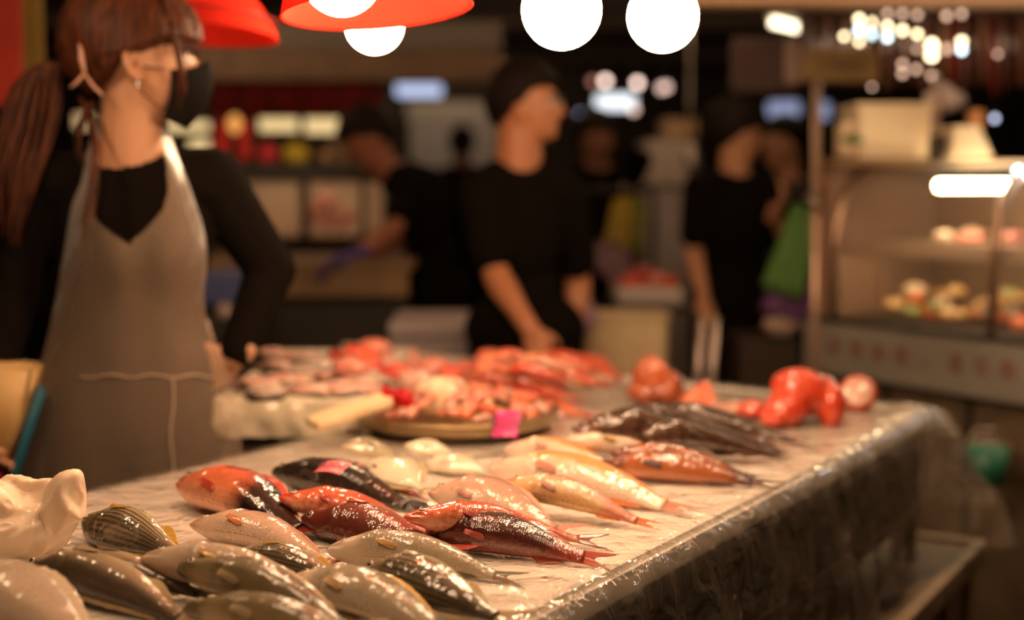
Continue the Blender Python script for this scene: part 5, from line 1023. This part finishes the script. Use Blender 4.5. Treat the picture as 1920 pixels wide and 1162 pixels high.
for i in range(100):
    up_ = i % 5 < 1; x = rn.uniform(.17 if not up_ else .30, LN * .8); z = rn.uniform(-.40, -.10); y = (.258 if up_ else .022)
    r_ = Vector((rn.uniform(.025, .045), rn.uniform(.02, .035), rn.uniform(.015, .028))); c = MS @ Vector((x, y + r_.z * .75 + (0 if up_ else (0, .025, .05, .07)[i % 4] * (1 if z < -.15 else .4)), z)); bm = BM(); lump(bm, c, r_, 100 + i, rough=.3, sub=2)
    col = fm[[1, 3, 2, 1][i % 4]] if up_ else fm[[0, 1, 5, 0, 2, 4][(i * 7) % 6]]
    tag(obj('seafood_piece', bm, col), 'small piece of food ' + ('on the upper shelf of' if up_ else 'at the bottom of') + ' the curved glass case', 'food', 'food ' + ('on the upper shelf' if up_ else 'at the bottom') + ' of the glass case')
# things standing on and above the counter
def onc(label, name, cat, m, x0_, y0_, x1_, y1_, d, th, bevel=.01): return one(name, label, cat, m, x0_, y0_, x1_, y1_, d, th, None, bevel)
m_cw = mat('carton_white', (.85, .72, .50), .5)
r = thing('white_carton', 'large cream white carton brightly lit on top of the glass case', 'carton', D(1680, 290, 4.5)); obj('carton_body', pb_(BM(), 1610, 200, 1748, 300, 4.35, .25, .006), m_cw, r, smooth=False); obj('carton_lid', pb_(BM(), 1606, 193, 1752, 204, 4.34, .27, .004), m_cw, r, smooth=False)
onc('small white box left of the large cream carton', 'small_carton', 'carton', m_cw, 1578, 226, 1606, 292, 4.4, .1); bag('white_bag', 'crumpled white bag behind the cream carton', 'bag', 1770, 188, 4.6, (.065, .05, .04), mat('bag_pinkwhite', (.60, .48, .42), .5), 12)
for i in range(7): tag(obj('paper_tray', pb_(BM(), 1782 + i * 1.5, 296 - (i + 1) * 8.6, 1862 - i * 4, 296 - i * 8.6 - 1, 4.1, .14, .003), m_cw, smooth=False), 'white paper tray in the stack right of the cream carton', 'paper tray', 'stack of paper trays on the glass case')
onc('narrow dark box between the cream carton and the paper trays', 'dark_box', 'box', c_dk, 1757, 252, 1778, 300, 4.15, .1)
bm = BM(); lump(bm, D(1600, 262, 4.2), (.03, .03, .02), 4); tag(obj('leafy_bunch', bm, mat('leaf_green', (.12, .18, .05), .5)), 'dark green bunch of leaves in front of the small white box', 'leaves')
onc('brown wooden shelf board in front of the cartons', 'shelf_board', 'shelf', c_wood, 1560, 296, 1740, 312, 4.28, .3)
onc('orange brown jar standing right of the white bag', 'jar', 'jar', mat('jar_orange', (.55, .25, .09), .4), 1822, 205, 1848, 244, 4.2, .06, .012)
for i, (x, y0_, y1_, lb) in enumerate([(1532, 150, 600, 'thin metal pole from which the green and purple bags hang'), (1756, 150, 300, 'thin metal pole behind the cream carton')]):
    bm = BM(); d = 4.45; tube(bm, [D(x, y0_, d), D(x, y1_, d)] if i else [D(x, y0_, d), (D(x, y1_, d).x, d, 0)], .013, 12); r = thing('metal_pole', lb, 'pole', (D(x, y1_, d).x, d, 0)); obj('pipe', bm, mat('pole_pink', (.70, .50, .38), .3, metal=.7), r); bm = BM(); ell(bm, D(x, y0_, d), (.017, .017, .017)); obj('pipe_cap', bm, c_steel, r)
    if not i: bm = BM(); tube(bm, [D(1532, 362, d - .03), D(1532, 376, d - .05), D(1524, 382, d - .06)], .009, 8); obj('hook', bm, c_steel, r)
r = thing('hanging_sign', 'dark gold wooden board hanging below the brown strips', 'sign', D(1575, 150, 4.3)); obj('board', pb_(BM(), 1502, 90, 1650, 152, 4.3, .02), mat('board_gold', (.20, .12, .03), .5, var=.3), r, smooth=False); q = D(1575, 120, 4.296); text('lettering', 'Open', .062, Matrix.Translation(q) @ Matrix.Rotation(R(90), 4, 'X') @ Matrix.Shear('XZ', 4, (0, 0)), mat('sign_ink', (.06, .03, .01), .5), r)
for x in (1512, 1640): bm = BM(); a = D(x, 90, 4.31); tube(bm, [a, (a.x, a.y, a.z + .2)], .003, 6); obj('cord', bm, c_dk, r)
m_strip = mat('strip_brown', (.10, .03, .015), .18, coat=1.0); m_strip2 = mat('strip_red', (.26, .02, .015), .25, coat=.6); m_strip3 = mat('strip_rust', (.16, .06, .02), .3)
lb_st = 'glossy dark brown strip hanging in the row above the counter'
for i in range(24):
    x = 1512 + i * 18.5; y1_ = 150 + 14 * math.sin(i * 1.7) + i * .8; bm = BM(); d = 4.6 + .05 * (i % 2)
    tube(bm, [D(x, -20, d), D(x, 30, d), D(x + 1, 90, d), D(x, y1_, d)], [.014, .014, .013, .008], 10, flat=.5); tag(obj('hanging_strip', bm, (m_strip, m_strip, m_strip3, m_strip2)[i % 4] if i > 12 else m_strip), lb_st if i <= 12 else 'reddish brown strip hanging in the row at the upper right corner', 'strip', 'brown strips hanging over the counter' if i <= 12 else 'reddish strips at the upper right')
one('strip_rail', 'dark wooden rail behind the hanging strips', 'rail', mat('rail_dk', (.07, .035, .02), .6), 1500, 0, 1960, 14, 4.48, .19)
one('awning_board', 'long brown awning board along the upper right edge', 'board', mat('awning', (.42, .27, .16), .6), 1270, -25, 1960, 8, 4.0, .12)
one('back_cloth', 'dark red brown cloth behind the hanging strips', 'cloth', mat('cloth_dk', (.06, .022, .012), .8), 1495, 14, 1960, 160, 4.95, .02)
gw = glow('glint_dot', (1, .78, .45), 8.5); gc_ = glow('glint_dot_cool', (.75, .95, 1), 8); gs = glow('glint_dot_soft', (1, .62, .42), 2.6)  # small emitters added to give the strips their bright spots
n_ = 0
for (px, py, gm, rr_) in [(1583, 68, gw, .009), (1611, 36, gw, .011), (1611, 56, gc_, .011), (1611, 78, gw, .009), (1637, 42, gw, .010), (1637, 64, gc_, .011), (1664, 50, gw, .011), (1664, 70, gc_, .010), (1664, 26, gs, .010), (1692, 57, gw, .011), (1692, 26, gs, .010), (1720, 64, gw, .010), (1720, 28, gs, .01), (1747, 84, gw, .016), (1747, 104, gw, .016), (1747, 142, gs, .010), (1775, 92, gs, .012), (1803, 78, gw, .012), (1803, 94, gc_, .010), (1775, 30, gs, .011), (1803, 26, gs, .010), (1871, 101, gs, .008), (1720, 92, gs, .008), (1692, 120, gs, .010), (1692, 138, gs, .010), (1718, 130, gs, .010), (1533, 165, gs, .009), (1635, 163, gs, .007), (1865, 222, glow('glint_dot_blue', (.7, .75, 1), 3), .010)]:
    c = D(px, py, 4.5); rr_ *= .88; bm = BM(); ell(bm, c, (rr_, rr_, rr_), seg=14)
    r = thing('glint_dot', '', '', c); obj('globe', bm, gm, r); bm = BM(); tube(bm, [c + Vector((0, .004, rr_)), (c.x, c.y + .01, max(c.z + .03, D(0, 8, 4.5).z))], .0015, 5); obj('wire', bm, c_dk, r); tag(r, ('tiny bright glowing dot added as a glint among the hanging strips' if gm in (gw, gc_) else 'tiny soft glowing dot added as a glint among the hanging strips'), 'light bulb', 'bright added glint dots among the strips' if gm in (gw, gc_) else 'soft added glint dots among the strips')
r = thing('tube_lamp', 'short bright tube lamp hanging left of the brown strips', 'lamp', D(1470, 50, 5)); bm = BM(); tube(bm, [D(1446, 40, 5), D(1496, 52, 5)], .016, 12); obj('light_tube', bm, glow('short_tube', (1, .85, .55), 5), r); bm = BM(); a = D(1470, 30, 5); tube(bm, [a, (a.x, a.y, ZC - .001)], .004, 6); obj('hanger', bm, c_dk, r); obj('lamp_housing', pb_(BM(), 1440, 27, 1505, 33, 5, .06), mat('housing', (.4, .33, .26), .5), r, smooth=False)
one('dark_poster_board', 'dark poster board hanging behind the short tube lamp', 'board', mat('poster', (.06, .035, .025), .7, col2=(.12, .05, .05), vscale=4), 1372, 70, 1500, 172, 5.4, .04)
one('pale_cloth_strip', 'pale slanting cloth strip beside the dark gold board', 'cloth', mat('cloth_pale', (.34, .25, .2), .7), 1472, 72, 1500, 156, 4.9, .02)
# under the counter: bucket, far right things
r = thing('green_bucket', 'dark green bucket hanging in the shade under the lettered board', 'bucket', D(1850, 905, 3.6)); c = D(1848, 905, 3.62); bm = BM(); disc(bm, c, [(.050, 0), (.058, .09), (.058, .09), (.056, .095), (.050, .09)], n=28); obj('bucket_body', bm, mat('bucket_green', (.02, .14, .08), .4), r)
bm = BM(); tube(bm, [c + Vector((-.056, 0, .09)), c + Vector((-.03, 0, .14)), c + Vector((.03, 0, .14)), c + Vector((.056, 0, .09))], .003, 6); obj('handle', bm, c_steel, r)
bag('shade_bag', 'pale bag resting above the dark green bucket', 'bag', 1852, 838, 3.75, (.075, .04, .022), mat('shade_bag', (.30, .2, .15), .6), 14)
# foam crate at the lower right
ZK = .50; K1 = P(1842, 1012, ZK); K2 = P(1690, 1165, ZK); kd = (K2 - K1).normalized(); kn = Vector((kd.y, -kd.x, 0)); kn = kn if kn.x < 0 else -kn
MK = Matrix.Translation(Vector((K1.x, K1.y, 0))) @ Matrix((kd, kn, Vector((0, 0, 1)))).transposed().to_4x4()
m_k = mat('crate_tan', (.36, .26, .15), .55, var=.45, vscale=5, bump=.2); r = thing('storage_crate', 'worn tan lidded crate on the floor beside the table, lower right', 'crate', MK @ Vector((.5, .2, 0)))
obj('crate_body', box(BM(), (0.01, .01, 0), (1.2, .42, ZK - .05), MK, bevel=.008), m_k, r, smooth=False)
bm = BM(); box(bm, (-.01, -.01, ZK - .049), (1.22, .44, ZK - .012), MK, bevel=.008); obj('crate_lid', bm, m_k, r, smooth=False)
for lo, hi in (((-.01, -.01, ZK - .012), (1.22, .018, ZK)), ((-.01, .018, ZK - .012), (.02, .44, ZK))): obj('lid_rim', box(BM(), lo, hi, MK, bevel=.004), mat('crate_rim', (.50, .38, .24), .5, var=.3), r, smooth=False)
for x in (.10, .30, .5): obj('side_rib', box(BM(), (x, -.004, .02), (x + .03, .012, ZK - .06), MK, bevel=.003), m_k, r, smooth=False)
# left edge: banners, bag with a blue strap
one('red_banner', 'dark red banner at the upper left corner behind the ponytail', 'banner', mat('banner_dkred', (.42, .03, .015), .6), -60, -30, 38, 200, 3.6, .01); one('yellow_banner', 'narrow dark yellow banner behind the ponytail', 'banner', mat('banner_yel', (.26, .17, .03), .6), 40, -30, 78, 148, 3.8, .01)
r = thing('yellow_bag', 'yellow shopping bag with red base and blue edge at the left photo edge', 'bag', D(10, 900, 2.42)); 
def slab(name, pts, d, th, m):
    bm = BM(); f = [bm.verts.new(D(px, py, d)) for px, py in pts]; g = [bm.verts.new(D(px, py, d) + Vector((0, th, 0))) for px, py in pts]; n = len(pts); bm.faces.new(f); bm.faces.new(g)
    for i in range(n): bm.faces.new((f[i], f[(i + 1) % n], g[(i + 1) % n], g[i]))
    bmesh.ops.bevel(bm, geom=bm.edges[:], offset=.006, segments=2, affect='EDGES'); return obj(name, bm, m, r)
slab('bag_panel', [(-60, 675), (62, 688), (40, 790), (8, 866), (-60, 860)], 2.50, .07, mat('bag_mustard', (.55, .36, .14), .5, bump=.3)); slab('bag_base', [(-60, 862), (12, 868), (2, 950), (-60, 960)], 2.50, .07, mat('bag_red', (.5, .02, .03), .5)); slab('bag_edge', [(66, 720), (82, 730), (16, 935), (-4, 960), (4, 930)], 2.50, .03, mat('bag_blue', (.01, .10, .16), .5))
r = thing('hanging_rail', 'dark rail on a post carrying the yellow and lilac plastic bags', 'rail', D(1222, 800, 5.46)); a = D(1100, 356, 5.46); c = D(1226, 356, 5.46); bm = BM(); tube(bm, [a, c], .010, 8); obj('rail_bar', bm, c_dk, r); bm = BM(); tube(bm, [c, (c.x, c.y, 0)], .012, 8); obj('post', bm, c_dk, r)
# ---------------------------------------------------------------- people in the background
def legs(J, d, w_=.09, lean=0.0):
    for a, sx in (('l', 1), ('r', -1)):
        v = (J['shl'] - J['shr']); v.z = 0; v = v.normalized() * sx * w_; J['hip' + a] = J['pelvis'] + v + Vector((0, 0, -.06)); J['kn' + a] = Vector((J['hip' + a].x, J['hip' + a].y - .01, .46)); J['an' + a] = Vector((J['hip' + a].x, J['hip' + a].y + .04, .07))
    return J
d = 4.12
J = dict(head=D(988, 200, d), neck=D(970, 296, d + .02), chest=D(975, 430, d + .03), pelvis=D(985, 655, d + .08), shl=D(1062, 365, d + .06), shr=D(898, 362, d - .02), ell=D(1085, 530, d + .18), wrl=D(1072, 640, d + .12), elr=D(932, 520, d - .10), wrr=D(995, 618, d - .26), hdr=Vector((.35, -.2, -.9)), pnr=Vector((.2, .8, -.3)))
tall, HT = person('tall man in black T-shirt and glasses looking right, hand on the far table edge', legs(J, d), Vector((1, -.22, .10)), .98, 'short', blackc, mat('skin_warm', (.52, .22, .11), .45, sss=.1), vox=.009, nw=1.22, wid=1.05, arms_r=(.050, .040, .028))
face_bits(J['head'], HT, .98, tall)
gl = thing('eyeglasses', 'thin metal glasses worn by the tall man', 'glasses', J['head'])
for y in (-1, 1):
    bm = BM(); c = J['head'] + HT @ (Vector((.098, y * .033, .002))); tube(bm, [c + HT @ Vector((-.004 * abs(math.cos(a)), .024 * math.cos(a), .018 * math.sin(a))) for a in [k * math.pi / 12 for k in range(25)]], .0014, 6, cap=False); obj('rim', bm, c_steel, gl)
    bm = BM(); tube(bm, [c + HT @ Vector((-.004, y * .024, .004)), J['head'] + HT @ Vector((.0, y * .080, .004))], .0014, 6); obj('temple_arm', bm, c_steel, gl)
d = 5.3
J = dict(head=D(690, 262, d - .05), neck=D(738, 312, d), chest=D(792, 395, d + .03), pelvis=D(825, 580, d + .12), shl=D(815, 345, d + .12), shr=D(765, 345, d - .12), ell=D(770, 440, d + .05), wrl=D(700, 478, d - .1), elr=D(742, 425, d - .25), wrr=D(672, 474, d - .38), hdl=Vector((-1, -.1, -.2)), hdr=Vector((-1, 0, -.25)), pnl=Vector((0, 0, -1)), pnr=Vector((0, 0, -1)))
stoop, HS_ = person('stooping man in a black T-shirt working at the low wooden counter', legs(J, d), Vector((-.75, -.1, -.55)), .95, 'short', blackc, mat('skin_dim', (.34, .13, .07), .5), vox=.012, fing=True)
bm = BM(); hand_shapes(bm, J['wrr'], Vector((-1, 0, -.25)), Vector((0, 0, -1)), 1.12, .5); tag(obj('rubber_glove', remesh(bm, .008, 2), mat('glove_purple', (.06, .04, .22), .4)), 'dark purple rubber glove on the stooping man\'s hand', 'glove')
d = 5.2
J = dict(head=D(1385, 250, d), neck=D(1378, 325, d + .02), chest=D(1382, 420, d + .03), pelvis=D(1375, 590, d + .06), shl=D(1310, 355, d - .03), shr=D(1452, 362, d + .05), ell=D(1300, 470, d), wrl=D(1320, 560, d - .1), elr=D(1482, 455, d - .02), wrr=D(1450, 400, d - .22), hdr=Vector((.3, -.5, .5)), pnr=Vector((-.5, 0, .8)))
bun, HB = person('woman in black with her dark hair in a bun, turned to the right', legs(J, d), Vector((.85, .35, -.12)), .95, 'short', blackc, mat('skin_light', (.60, .30, .17), .45), vox=.011, hair='bun')
d = 6.0
J = dict(head=D(1468, 272, d), neck=D(1480, 335, d + .02), chest=D(1490, 420, d + .03), pelvis=D(1490, 570, d + .06), shl=D(1440, 365, d), shr=D(1545, 365, d), ell=D(1430, 460, d), wrl=D(1430, 540, d - .1), elr=D(1555, 460, d), wrr=D(1550, 540, d - .1))
person('person in dark clothes facing the bun-haired woman from behind the pole', legs(J, d), Vector((-.8, -.4, 0)), .95, 'long', mat('cloth_brownish', (.05, .04, .03), .8), mat('skin_light', (0, 0, 0)), vox=.014, fing=False)
d = 6.3
J = dict(head=D(1118, 258, d), neck=D(1125, 315, d + .02), chest=D(1128, 395, d + .03), pelvis=D(1120, 540, d + .06), shl=D(1180, 340, d), shr=D(1078, 340, d), ell=D(1205, 300, d - .1), wrl=D(1170, 285, d - .2), elr=D(1065, 440, d), wrr=D(1080, 520, d - .1))
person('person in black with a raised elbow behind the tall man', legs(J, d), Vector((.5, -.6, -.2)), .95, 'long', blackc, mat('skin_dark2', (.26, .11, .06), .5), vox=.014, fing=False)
d = 9.0
J = dict(head=D(866, 272, d), neck=D(866, 310, d + .02), chest=D(866, 365, d + .03), pelvis=D(866, 460, d + .06), shl=D(900, 330, d), shr=D(832, 330, d), ell=D(908, 400, d), wrl=D(905, 450, d), elr=D(826, 400, d), wrr=D(828, 450, d))
person('distant person in dark clothes in front of the grey shutter', legs(J, d), Vector((0, 1, 0)), .93, 'long', blackc, mat('skin_dark2', (0, 0, 0)), vox=.018, fing=False)
